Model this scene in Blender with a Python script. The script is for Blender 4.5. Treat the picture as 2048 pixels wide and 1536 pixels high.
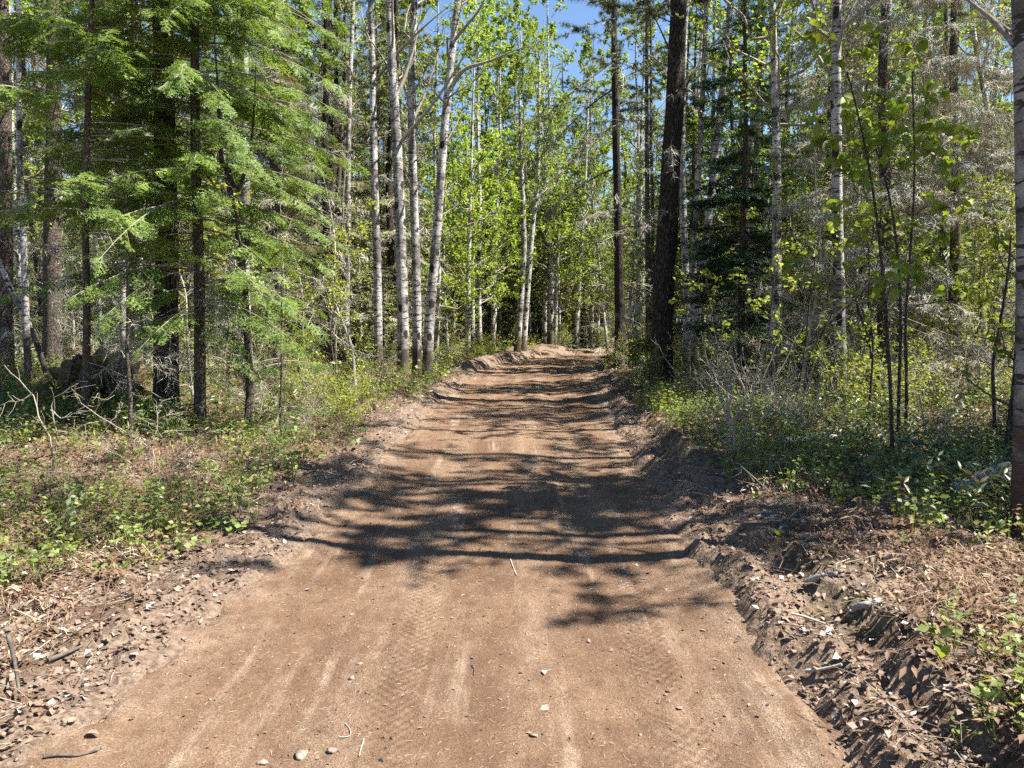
import bpy, math, random
import numpy as np
from math import radians, sin, cos, tan, atan, pi, sqrt

# ------------------------------------------------------------------ camera
for o in list(bpy.data.objects):
    bpy.data.objects.remove(o)
SC = bpy.context.scene
COL = SC.collection
F = 1547.0                       # focal length in pixels of a 2048 px wide picture
CAMZ = 1.55
PITCH = atan(118 / F)
cam_d = bpy.data.cameras.new('camera')
cam_d.sensor_width = 36.0
cam_d.lens = 36.0 * F / 2048
cam_d.clip_start = 0.05
cam_d.clip_end = 3000
cam = bpy.data.objects.new('camera', cam_d)
COL.objects.link(cam)
cam.location = (0, 0, CAMZ)
cam.rotation_euler = (pi / 2 - PITCH, 0, 0)
SC.camera = cam

# ------------------------------------------------------------------ sky, sun, exposure
SUN_AZ, SUN_EL = 95.0, 57.0      # azimuth measured from the view axis (+Y) towards +X
W = bpy.data.worlds.new('World')
SC.world = W
W.use_nodes = True
wn, wl = W.node_tree.nodes, W.node_tree.links
wn.clear()
sky = wn.new('ShaderNodeTexSky')
sky.sky_type = 'NISHITA'
sky.sun_disc = False
sky.sun_elevation = radians(SUN_EL)
sky.sun_rotation = radians(SUN_AZ)
sky.altitude = 300
sky.air_density = 1.0
sky.dust_density = 0.15
sky.ozone_density = 4.5
bg = wn.new('ShaderNodeBackground')
bg.inputs['Strength'].default_value = 0.058
wo = wn.new('ShaderNodeOutputWorld')
wl.new(sky.outputs[0], bg.inputs[0])
wl.new(bg.outputs[0], wo.inputs[0])
sd = bpy.data.lights.new('sun', 'SUN')
sd.energy = 5.0
sd.angle = radians(0.53)
sd.color = (1.0, 0.955, 0.88)
sun = bpy.data.objects.new('sun', sd)
COL.objects.link(sun)
from mathutils import Vector, Matrix
sun_dir = Vector((sin(radians(SUN_AZ)) * cos(radians(SUN_EL)), cos(radians(SUN_AZ)) * cos(radians(SUN_EL)), sin(radians(SUN_EL))))
sun.rotation_euler = sun_dir.to_track_quat('Z', 'Y').to_euler()
sun.location = (20, 5, 40)
vs = SC.view_settings
vs.view_transform = 'Standard'
vs.look = 'None'
vs.gamma = 1.0
vs.exposure = 1.92
vs.use_curve_mapping = False
cy = SC.cycles
cy.max_bounces = 5
cy.diffuse_bounces = 3
cy.glossy_bounces = 2
cy.transmission_bounces = 4
cy.transparent_max_bounces = 4
cy.caustics_reflective = False
cy.caustics_refractive = False
cy.sample_clamp_indirect = 6.0
cy.use_denoising = False
cy.use_adaptive_sampling = True
cy.adaptive_threshold = 0.03

# ------------------------------------------------------------------ small tools
def px(u, v, d):
    """Point at forward distance d seen at photo pixel (u, v)."""
    a, b = (u - 1024) / F, (768 - v) / F
    dy = cos(PITCH) + b * sin(PITCH)
    dz = -sin(PITCH) + b * cos(PITCH)
    t = d / dy
    return np.array((a * t, d, CAMZ + dz * t))

_tabs = {}
def vnoise(x, y, seed=0):
    """smooth value noise in -1..1"""
    if seed not in _tabs:
        _tabs[seed] = np.random.default_rng(1000 + seed).random((256, 256)) * 2 - 1
    t = _tabs[seed]
    x = np.asarray(x, float); y = np.asarray(y, float)
    xi = np.floor(x).astype(int); yi = np.floor(y).astype(int)
    fx = x - xi; fy = y - yi
    fx = fx * fx * (3 - 2 * fx); fy = fy * fy * (3 - 2 * fy)
    a = t[xi & 255, yi & 255]; b = t[(xi + 1) & 255, yi & 255]
    c = t[xi & 255, (yi + 1) & 255]; d = t[(xi + 1) & 255, (yi + 1) & 255]
    return (a * (1 - fx) + b * fx) * (1 - fy) + (c * (1 - fx) + d * fx) * fy

def sstep(a, b, x):
    t = np.clip((np.asarray(x, float) - a) / (b - a), 0, 1)
    return t * t * (3 - 2 * t)

def norm(v):
    return v / np.maximum(np.linalg.norm(v, axis=-1, keepdims=True), 1e-9)

class Geo:
    """numpy mesh collector: add(V, faces, rnd)"""
    def __init__(self):
        self.V, self.Fs, self.R, self.n = [], [], [], 0
    def add(self, V, Fc, rnd=0.5):
        V = np.asarray(V, float).reshape(-1, 3)
        Fc = np.asarray(Fc, int)
        self.V.append(V)
        self.Fs.append(Fc + self.n)
        r = np.asarray(rnd, float)
        self.R.append(np.full(len(V), float(r)) if r.ndim == 0 else r)
        self.n += len(V)
        return self
    def mesh(self, name, mat=None, smooth=False):
        me = bpy.data.meshes.new(name)
        if not self.V:
            return me
        V = np.concatenate(self.V)
        R = np.concatenate(self.R)
        loops, starts, pos = [], [], 0
        for f in self.Fs:
            k = f.shape[1]
            loops.append(f.reshape(-1))
            starts.append(pos + np.arange(len(f)) * k)
            pos += f.size
        L = np.concatenate(loops).astype(np.int32)
        S = np.concatenate(starts).astype(np.int32)
        me.vertices.add(len(V)); me.vertices.foreach_set('co', V.astype(np.float32).reshape(-1))
        me.loops.add(len(L)); me.loops.foreach_set('vertex_index', L)
        me.polygons.add(len(S)); me.polygons.foreach_set('loop_start', S)
        if smooth:
            me.polygons.foreach_set('use_smooth', np.ones(len(S), bool))
        a = me.attributes.new('rnd', 'FLOAT', 'POINT')
        a.data.foreach_set('value', R.astype(np.float32))
        me.update(calc_edges=True)
        if mat:
            me.materials.append(mat)
        return me

def tubes(P, R, ns=5, jitter=0.0, rng=None):
    """P (m,n,3) centre lines, R (m,n) radii -> verts, quads"""
    P = np.asarray(P, float); R = np.asarray(R, float)
    if P.ndim == 2:
        P = P[None]; R = R[None]
    m, n, _ = P.shape
    T = norm(np.gradient(P, axis=1))
    mt = norm(T.mean(axis=1))
    ref = np.where(np.abs(mt[:, 2:3]) < 0.8, np.array([[0, 0, 1.0]]), np.array([[1.0, 0, 0]]))
    U = norm(np.cross(T, ref[:, None, :]))
    Wv = np.cross(T, U)
    a = np.arange(ns) * 2 * pi / ns
    rr = R[:, :, None, None]
    if jitter and rng is not None:
        rr = rr * (1 + jitter * (rng.random((m, n, ns, 1)) - 0.5) * 2)
    V = P[:, :, None, :] + rr * (np.cos(a)[None, None, :, None] * U[:, :, None, :] + np.sin(a)[None, None, :, None] * Wv[:, :, None, :])
    i, j, k = np.meshgrid(np.arange(m), np.arange(n - 1), np.arange(ns), indexing='ij')
    b = i * n * ns + j * ns
    k2 = (k + 1) % ns
    Q = np.stack([b + k, b + k2, b + ns + k2, b + ns + k], -1).reshape(-1, 4)
    return V.reshape(-1, 3), Q

def frames(X, up):
    """rotation matrices whose columns are X, Y, Z with Z near up"""
    X = norm(X)
    Y = norm(np.cross(up, X))
    Z = np.cross(X, Y)
    return np.stack([X, Y, Z], axis=-1)

def scatter(tv, tf, M, pos, rnd=None):
    """copies of template (tv, tf) by matrices M (N,3,3) and pos (N,3)"""
    N = len(pos)
    V = np.einsum('nij,kj->nki', M, tv) + pos[:, None, :]
    Fc = tf[None] + (np.arange(N) * len(tv))[:, None, None]
    r = np.repeat(np.random.default_rng(N).random(N) if rnd is None else rnd, len(tv))
    return V.reshape(-1, 3), Fc.reshape(-1, tf.shape[1]), r

def rand_unit(rng, n):
    v = rng.normal(size=(n, 3))
    return norm(v)

def resample(P, n):
    P = np.asarray(P, float)
    d = np.r_[0, np.cumsum(np.linalg.norm(np.diff(P, axis=0), axis=1))]
    t = np.linspace(0, d[-1], n)
    Q = np.stack([np.interp(t, d, P[:, k]) for k in range(3)], 1)
    for _ in range(2):
        Q[1:-1] = 0.25 * Q[:-2] + 0.5 * Q[1:-1] + 0.25 * Q[2:]
    return Q

# ------------------------------------------------------------------ objects
def tag(o, label, cat=None, group=None, kind=None):
    if label: o['label'] = label
    if cat: o['category'] = cat
    if group: o['group'] = group
    if kind: o['kind'] = kind
    return o

def obj(name, me, parent=None, loc=None):
    o = bpy.data.objects.new(name, me)
    COL.objects.link(o)
    if loc is not None: o.location = loc
    if parent is not None: o.parent = parent
    return o

def root(name, label, cat, loc, group=None, rz=0.0, sc=1.0):
    e = bpy.data.objects.new(name, None)
    e.empty_display_size = 0.2
    COL.objects.link(e)
    e.location = tuple(loc)
    e.rotation_euler = (0, 0, rz)
    e.scale = (sc, sc, sc)
    return tag(e, label, cat, group)

def copy_tree(proto, loc, rz, sc, label, group, tilt=(0, 0)):
    r = proto['root'].copy()
    COL.objects.link(r)
    r.location = tuple(loc)
    r.rotation_euler = (tilt[0], tilt[1], rz)
    r.scale = (sc, sc, sc)
    r['label'] = label; r['group'] = group
    for ch in proto['kids']:
        c = ch.copy()
        COL.objects.link(c)
        c.parent = r
    return r

# ------------------------------------------------------------------ materials
def new_mat(name):
    m = bpy.data.materials.new(name)
    m.use_nodes = True
    nt = m.node_tree
    nt.nodes.clear()
    out = nt.nodes.new('ShaderNodeOutputMaterial')
    return m, nt.nodes, nt.links, out

def N(nodes, t, **kw):
    n = nodes.new(t)
    for k, v in kw.items():
        if k in n.inputs: n.inputs[k].default_value = v
        else: setattr(n, k, v)
    return n

def mixc(nodes, links, fac, a, b, mode='MIX'):
    n = nodes.new('ShaderNodeMix'); n.data_type = 'RGBA'; n.blend_type = mode
    def put(i, v):
        if hasattr(v, 'is_linked') or isinstance(v, bpy.types.NodeSocket): links.new(v, n.inputs[i])
        elif isinstance(v, (int, float)): n.inputs[i].default_value = v
        else: n.inputs[i].default_value = (*v, 1)
    put(0, fac); put(6, a); put(7, b)
    return n.outputs[2]

def ramp(nodes, links, src, p0, p1, lo=0.0, hi=1.0):
    n = nodes.new('ShaderNodeMapRange'); n.interpolation_type = 'SMOOTHSTEP'
    n.inputs[1].default_value = p0; n.inputs[2].default_value = p1
    n.inputs[3].default_value = lo; n.inputs[4].default_value = hi
    links.new(src, n.inputs[0])
    return n.outputs[0]

def noise_tex(nodes, links, scale, detail=3.0, vec=None, rough=0.55, dist=0.0):
    n = nodes.new('ShaderNodeTexNoise')
    n.inputs['Scale'].default_value = scale
    n.inputs['Detail'].default_value = detail
    n.inputs['Roughness'].default_value = rough
    n.inputs['Distortion'].default_value = dist
    if vec is not None: links.new(vec, n.inputs['Vector'])
    return n.outputs[0]

def coord(nodes, links, scale=(1, 1, 1), kind='Object'):
    tc = nodes.new('ShaderNodeTexCoord')
    mp = nodes.new('ShaderNodeMapping')
    mp.inputs['Scale'].default_value = scale
    links.new(tc.outputs[kind], mp.inputs[0])
    return mp.outputs[0]

def leaf_mat(name, ca, cb, cc=None, trans=0.45, tcol=(1.25, 1.15, 0.6), rough=0.5, spec=0.3, objvar=0.25):
    m, nd, lk, out = new_mat(name)
    at = N(nd, 'ShaderNodeAttribute'); at.attribute_name = 'rnd'
    c = mixc(nd, lk, at.outputs['Fac'], ca, cb)
    if cc is not None:
        c = mixc(nd, lk, ramp(nd, lk, at.outputs['Fac'], 0.86, 0.93), c, cc)
    oi = nd.new('ShaderNodeObjectInfo')
    hsv = nd.new('ShaderNodeHueSaturation')
    hsv.inputs['Hue'].default_value = 0.5
    lk.new(ramp(nd, lk, oi.outputs['Random'], 0, 1, 1 - objvar, 1 + objvar), hsv.inputs['Value'])
    lk.new(c, hsv.inputs['Color'])
    p = N(nd, 'ShaderNodeBsdfPrincipled')
    p.inputs['Roughness'].default_value = rough
    p.inputs['Specular IOR Level'].default_value = spec
    lk.new(hsv.outputs[0], p.inputs['Base Color'])
    if trans > 0:
        t = nd.new('ShaderNodeBsdfTranslucent')
        lk.new(mixc(nd, lk, 1.0, hsv.outputs[0], tcol, 'MULTIPLY'), t.inputs[0])
        ms = nd.new('ShaderNodeMixShader'); ms.inputs[0].default_value = trans
        lk.new(p.outputs[0], ms.inputs[1]); lk.new(t.outputs[0], ms.inputs[2])
        lk.new(ms.outputs[0], out.inputs[0])
    else:
        lk.new(p.outputs[0], out.inputs[0])
    return m

def bark_dark(name, ca, cb, zs=0.22, scale=28, bump=0.6, lichen=None):
    m, nd, lk, out = new_mat(name)
    v = coord(nd, lk, (1, 1, zs))
    vo = nd.new('ShaderNodeTexVoronoi'); vo.feature = 'DISTANCE_TO_EDGE'
    vo.inputs['Scale'].default_value = scale
    wob = nd.new('ShaderNodeTexNoise'); wob.inputs['Scale'].default_value = scale * 0.6
    lk.new(v, wob.inputs['Vector'])
    ad = nd.new('ShaderNodeVectorMath'); ad.operation = 'MULTIPLY_ADD'
    lk.new(wob.outputs[1], ad.inputs[0]); ad.inputs[1].default_value = (0.05, 0.05, 0.05); lk.new(v, ad.inputs[2])
    lk.new(ad.outputs[0], vo.inputs['Vector'])
    crack = ramp(nd, lk, vo.outputs[0], 0.0, 0.22)
    n1 = noise_tex(nd, lk, 60, 4, v, 0.65)
    c = mixc(nd, lk, ramp(nd, lk, n1, 0.3, 0.7), ca, cb)
    c = mixc(nd, lk, crack, tuple(x * 0.35 for x in ca), c)
    if lichen:
        n2 = noise_tex(nd, lk, 7, 5, coord(nd, lk), 0.7)
        c = mixc(nd, lk, ramp(nd, lk, n2, 0.55, 0.72, 0, 0.75), c, lichen)
    p = N(nd, 'ShaderNodeBsdfPrincipled', Roughness=0.9)
    p.inputs['Specular IOR Level'].default_value = 0.15
    lk.new(c, p.inputs['Base Color'])
    b = nd.new('ShaderNodeBump'); b.inputs['Strength'].default_value = bump; b.inputs['Distance'].default_value = 0.02
    add = nd.new('ShaderNodeMath'); add.operation = 'MULTIPLY_ADD'
    lk.new(n1, add.inputs[0]); add.inputs[1].default_value = 0.5; lk.new(crack, add.inputs[2])
    lk.new(add.outputs[0], b.inputs['Height'])
    lk.new(b.outputs[0], p.inputs['Normal'])
    lk.new(p.outputs[0], out.inputs[0])
    return m

def bark_birch(name, base_dark=0.9, white=(0.48, 0.46, 0.43), grey=(0.13, 0.118, 0.11), foot=(0.06, 0.045, 0.035)):
    m, nd, lk, out = new_mat(name)
    v0 = coord(nd, lk)
    big = noise_tex(nd, lk, 2.6, 5, coord(nd, lk, (1, 1, .8)), 0.7)
    c = mixc(nd, lk, ramp(nd, lk, big, 0.40, 0.58), grey, white)
    # lenticels: short horizontal dashes
    len1 = noise_tex(nd, lk, 5, 3, coord(nd, lk, (1, 1, 4.5)), 0.6)
    len2 = noise_tex(nd, lk, 22, 2, coord(nd, lk, (1, 1, 9)), 0.5)
    d1 = ramp(nd, lk, len1, 0.545, 0.60)
    d2 = ramp(nd, lk, len2, 0.56, 0.66)
    c = mixc(nd, lk, d2, c, (0.16, 0.13, 0.11))
    c = mixc(nd, lk, d1, c, (0.045, 0.035, 0.03))
    # black branch scars
    vo = nd.new('ShaderNodeTexVoronoi'); vo.inputs['Scale'].default_value = 2.6
    vo.inputs['Randomness'].default_value = 1.0
    lk.new(coord(nd, lk, (1.2, 1.2, 0.75)), vo.inputs['Vector'])
    wn_ = noise_tex(nd, lk, 18, 3, v0)
    sm = nd.new('ShaderNodeMath'); sm.operation = 'MULTIPLY_ADD'
    lk.new(wn_, sm.inputs[0]); sm.inputs[1].default_value = 0.22; lk.new(vo.outputs[0], sm.inputs[2])
    c = mixc(nd, lk, ramp(nd, lk, sm.outputs[0], 0.30, 0.38, 1, 0), c, (0.025, 0.02, 0.018))
    # dark rough foot of the trunk
    sx = nd.new('ShaderNodeSeparateXYZ'); lk.new(v0, sx.inputs[0])
    hz = nd.new('ShaderNodeMath'); hz.operation = 'MULTIPLY_ADD'
    lk.new(noise_tex(nd, lk, 5, 4, v0, 0.7), hz.inputs[0]); hz.inputs[1].default_value = -1.1; lk.new(sx.outputs[2], hz.inputs[2])
    c = mixc(nd, lk, ramp(nd, lk, hz.outputs[0], base_dark - 0.9, base_dark - 0.2, 0.93, 0.0), c, foot)
    p = N(nd, 'ShaderNodeBsdfPrincipled', Roughness=0.75)
    p.inputs['Specular IOR Level'].default_value = 0.25
    lk.new(c, p.inputs['Base Color'])
    b = nd.new('ShaderNodeBump'); b.inputs['Strength'].default_value = 0.8; b.inputs['Distance'].default_value = 0.012
    lk.new(len2, b.inputs['Height']); lk.new(b.outputs[0], p.inputs['Normal'])
    lk.new(p.outputs[0], out.inputs[0])
    return m

def plain_mat(name, ca, cb, scale=12, rough=0.9, bump=0.0, use_rnd=False, spec=0.2):
    m, nd, lk, out = new_mat(name)
    n1 = noise_tex(nd, lk, scale, 4, coord(nd, lk), 0.65)
    if use_rnd:
        at = N(nd, 'ShaderNodeAttribute'); at.attribute_name = 'rnd'
        c = mixc(nd, lk, at.outputs['Fac'], ca, cb)
        c = mixc(nd, lk, ramp(nd, lk, n1, 0.35, 0.7, 0.0, 0.45), c, tuple(x * 0.45 for x in ca))
    else:
        c = mixc(nd, lk, ramp(nd, lk, n1, 0.3, 0.7), ca, cb)
    p = N(nd, 'ShaderNodeBsdfPrincipled', Roughness=rough)
    p.inputs['Specular IOR Level'].default_value = spec
    lk.new(c, p.inputs['Base Color'])
    if bump:
        b = nd.new('ShaderNodeBump'); b.inputs['Strength'].default_value = bump; b.inputs['Distance'].default_value = 0.01
        lk.new(n1, b.inputs['Height']); lk.new(b.outputs[0], p.inputs['Normal'])
    lk.new(p.outputs[0], out.inputs[0])
    return m

M = {}
M['pine_bark'] = bark_dark('pine_bark', (0.042, 0.032, 0.026), (0.088, 0.070, 0.058), 0.25, 26, 0.8)
M['spruce_bark'] = bark_dark('spruce_bark', (0.10, 0.078, 0.062), (0.17, 0.14, 0.118), 0.5, 34, 0.6, (0.19, 0.20, 0.17))
M['fir_bark'] = bark_dark('fir_bark', (0.085, 0.067, 0.052), (0.15, 0.125, 0.10), 0.8, 30, 0.3, (0.17, 0.18, 0.15))
M['birch_bark'] = bark_birch('birch_bark')
M['aspen_bark'] = bark_birch('aspen_bark', 0.6, (0.50, 0.49, 0.44), (0.33, 0.33, 0.28))
M['old_birch_bark'] = bark_birch('old_birch_bark', 0.7, (0.30, 0.28, 0.255), (0.095, 0.085, 0.078), (0.085, 0.042, 0.028))
M['limb'] = plain_mat('limb_bark', (0.15, 0.125, 0.10), (0.33, 0.29, 0.245), 30)
M['pale_limb'] = plain_mat('pale_limb_bark', (0.22, 0.19, 0.155), (0.42, 0.38, 0.32), 14)
M['dark_limb'] = plain_mat('dark_limb_bark', (0.05, 0.04, 0.033), (0.13, 0.105, 0.085), 20)
M['grey_twig'] = plain_mat('grey_twig', (0.23, 0.215, 0.16), (0.48, 0.45, 0.355), 6, use_rnd=True)
M['pale_twig'] = plain_mat('pale_twig', (0.22, 0.18, 0.135), (0.40, 0.35, 0.28), 8, use_rnd=True)
M['aspen_leaf'] = leaf_mat('aspen_leaf', (0.13, 0.215, 0.030), (0.275, 0.345, 0.058), None, 0.5, objvar=0.33)
M['young_leaf'] = leaf_mat('young_leaf', (0.175, 0.225, 0.03), (0.27, 0.31, 0.055), None, 0.5)
M['maple_leaf'] = leaf_mat('maple_leaf', (0.15, 0.235, 0.03), (0.25, 0.31, 0.05), None, 0.5)
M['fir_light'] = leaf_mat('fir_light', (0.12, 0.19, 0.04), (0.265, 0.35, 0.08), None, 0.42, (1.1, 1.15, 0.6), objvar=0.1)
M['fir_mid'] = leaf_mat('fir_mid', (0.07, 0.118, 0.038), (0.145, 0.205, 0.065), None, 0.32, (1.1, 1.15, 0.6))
M['fir_shaded'] = leaf_mat('fir_shaded', (0.026, 0.058, 0.026), (0.06, 0.105, 0.042), None, 0.2, (1.0, 1.1, 0.6))  # shade on the roadside fir is put into its dark needle colour
M['pine_needle'] = leaf_mat('pine_needle', (0.085, 0.105, 0.045), (0.165, 0.185, 0.08), None, 0.2, (1.1, 1.1, 0.6))
M['lichen_needle'] = leaf_mat('lichen_needle', (0.13, 0.14, 0.07), (0.25, 0.25, 0.135), (0.30, 0.27, 0.20), 0.2, (1.05, 1.05, 0.7))
M['herb'] = leaf_mat('herb', (0.115, 0.16, 0.038), (0.235, 0.29, 0.075), (0.24, 0.16, 0.08), 0.38, objvar=0)
M['olive'] = leaf_mat('olive', (0.075, 0.105, 0.042), (0.15, 0.18, 0.075), (0.20, 0.14, 0.075), 0.22, rough=0.42, spec=0.5, objvar=0)
M['dead_leaf'] = leaf_mat('dead_leaf', (0.105, 0.070, 0.050), (0.27, 0.20, 0.152), (0.42, 0.37, 0.33), 0.15, (1.1, 0.9, 0.7), 0.7, 0.25, objvar=0)
M['bracken'] = leaf_mat('bracken', (0.12, 0.068, 0.042), (0.27, 0.185, 0.115), (0.40, 0.33, 0.23), 0.2, (1.1, 0.9, 0.7), 0.8, objvar=0)
M['needle_litter'] = leaf_mat('needle_litter', (0.16, 0.10, 0.06), (0.38, 0.275, 0.18), None, 0.0, rough=0.8, objvar=0)
M['clod'] = plain_mat('clod', (0.10, 0.068, 0.046), (0.29, 0.22, 0.165), 40, 0.95, 0.4, True)
M['stone'] = plain_mat('stone', (0.13, 0.095, 0.075), (0.27, 0.215, 0.18), 60, 0.85, 0.3)
M['moss'] = plain_mat('moss', (0.045, 0.042, 0.014), (0.16, 0.105, 0.05), 9, 0.95, 1.0)
M['dead_wood'] = plain_mat('dead_wood', (0.13, 0.115, 0.10), (0.32, 0.30, 0.275), 18, 0.85, 0.5)
M['catkin'] = plain_mat('catkin', (0.40, 0.34, 0.10), (0.52, 0.46, 0.16), 40)

# ------------------------------------------------------------------ the lie of the land
_k = np.array([(-8, -0.8), (0, -.42), (2.8, -.26), (4.9, -.12), (9.6, 0), (16, .24), (22, .5), (27, .85), (31, 1.5), (35, 2.7),
               (40, 5.2), (46, 9.5), (54, 16), (70, 31), (120, 80)])
_yy = np.arange(-8, 120, 0.25)
_xx = np.interp(_yy, _k[:, 0], _k[:, 1])
_g = np.exp(-np.linspace(-2, 2, 21) ** 2); _g /= _g.sum()
_xs = np.convolve(np.pad(_xx, 10, mode='edge'), _g, 'valid')
_dx = np.gradient(_xs, 0.25)
def xc(y): return np.interp(y, _yy, _xs)
def hw(y): return np.interp(y, [0, 5, 9.6, 16, 27, 40], [1.5, 1.42, 1.5, 1.7, 1.95, 2.0])
def lat(x, y):
    """signed distance from the road's centre line"""
    return (x - xc(y)) * np.cos(np.arctan(np.interp(y, _yy, _dx)))

def road_h(x, y):
    s = lat(x, y)
    far = sstep(9, 18, y)
    z = 0.03 * vnoise(x * .35 + 3, y * .3, 1)
    z = z - 0.022 * np.exp(-((s - 0.68) / 0.22) ** 2) - 0.018 * np.exp(-((s + 0.66) / 0.22) ** 2)
    z = z + 0.010 * vnoise(x * 2.3, y * 1.1, 2) + 0.006 * vnoise(x * 6.1, y * 5.3, 3) + 0.0035 * vnoise(x * 19, y * 17, 4)
    z = z + 0.0022 * vnoise(x * 43, y * 39, 5)
    z = z + far * (0.045 * vnoise(x * .8, y * .9, 6) + 0.02 * vnoise(x * 2.0, y * 2.2, 7))
    a = np.abs(s) - hw(y)
    z = z + 0.05 * sstep(-0.45, 0.0, a) * (0.6 + 0.6 * vnoise(x * 3, y * 3, 8))
    z = z + 0.10 * sstep(-1.0, 0.1, a) * sstep(0, 1, s) * far * (0.5 + vnoise(x * 1.3, y * .7, 9))
    return z

def gauss2(x, y, cx, cy, rx, ry):
    return np.exp(-((x - cx) / rx) ** 2 - ((y - cy) / ry) ** 2)

def ground_h(x, y):
    x = np.asarray(x, float); y = np.asarray(y, float)
    s = lat(x, y)
    a = np.abs(s) - hw(y) + 0.12 * vnoise(x * .6, y * 1.4, 11) + 0.09 * vnoise(x * 3, y * 3.7, 12) + 0.04 * vnoise(x * 9, y * 9, 10)
    right = sstep(-0.3, 0.3, s)
    rh = road_h(x, y)
    bh = (0.11 + 0.05 * vnoise(x * .5, y * .7, 13)) * (1 - right) + (0.22 + 0.07 * vnoise(x * .5, y * .8, 14)) * right
    bank = bh * sstep(-0.03, 0.42, a) * (1 - right) + right * (0.4 * bh * sstep(-0.03, 0.15, a) + 0.6 * bh * sstep(0.32, 0.47, a + 0.1 * vnoise(x * 2, y * 2.6, 15)))
    rough = sstep(0.0, 0.35, a)
    lump = rough * (0.035 * vnoise(x * 4.3, y * 4.1, 16) + 0.022 * vnoise(x * 9.7, y * 9.1, 17) + 0.012 * vnoise(x * 23, y * 22, 18))
    edge = np.exp(-((a - 0.22) / 0.25) ** 2)
    lump = lump + edge * (0.04 * vnoise(x * 7.1, y * 6.7, 19) + 0.045 * np.abs(vnoise(x * 13, y * 12, 20)))
    hill = sstep(0.4, 3.0, a) * (0.12 * vnoise(x * .45, y * .42, 21) + 0.06 * vnoise(x * 1.3, y * 1.2, 22) + 0.03)
    rise = (1 - right) * (0.085 * np.clip(a - 2.2, 0, 9)) + right * 0.02 * np.clip(a - 3, 0, 10)
    flat = 1 - sstep(60, 110, np.hypot(x, y))
    z = rh * (1 - rough) + bank + lump + (hill + rise) * flat
    # berm on the outside of the bend and a bare sandy bank beyond it
    berm_d = np.abs(s + hw(y) + 0.35)
    z = z + (0.22 + .05 * vnoise(x * 2.5, y * 2.5, 61) + .03 * vnoise(x * 7, y * 7, 62)) * np.exp(-(berm_d / 0.5) ** 2) * sstep(23.5, 26, y) * (1 - sstep(36, 42, y))
    z = z + 0.55 * gauss2(x, y, 2.8, 40.5, 2.6, 2.6) * sstep(0.2, 1.6, a)
    under = sstep(0.02, -0.12, a) if False else 1 - sstep(-0.14, 0.02, a)
    return z * (1 - under) + (rh - 0.07) * under

def gh(x, y):
    return float(ground_h(np.array([x]), np.array([y]))[0])

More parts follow.
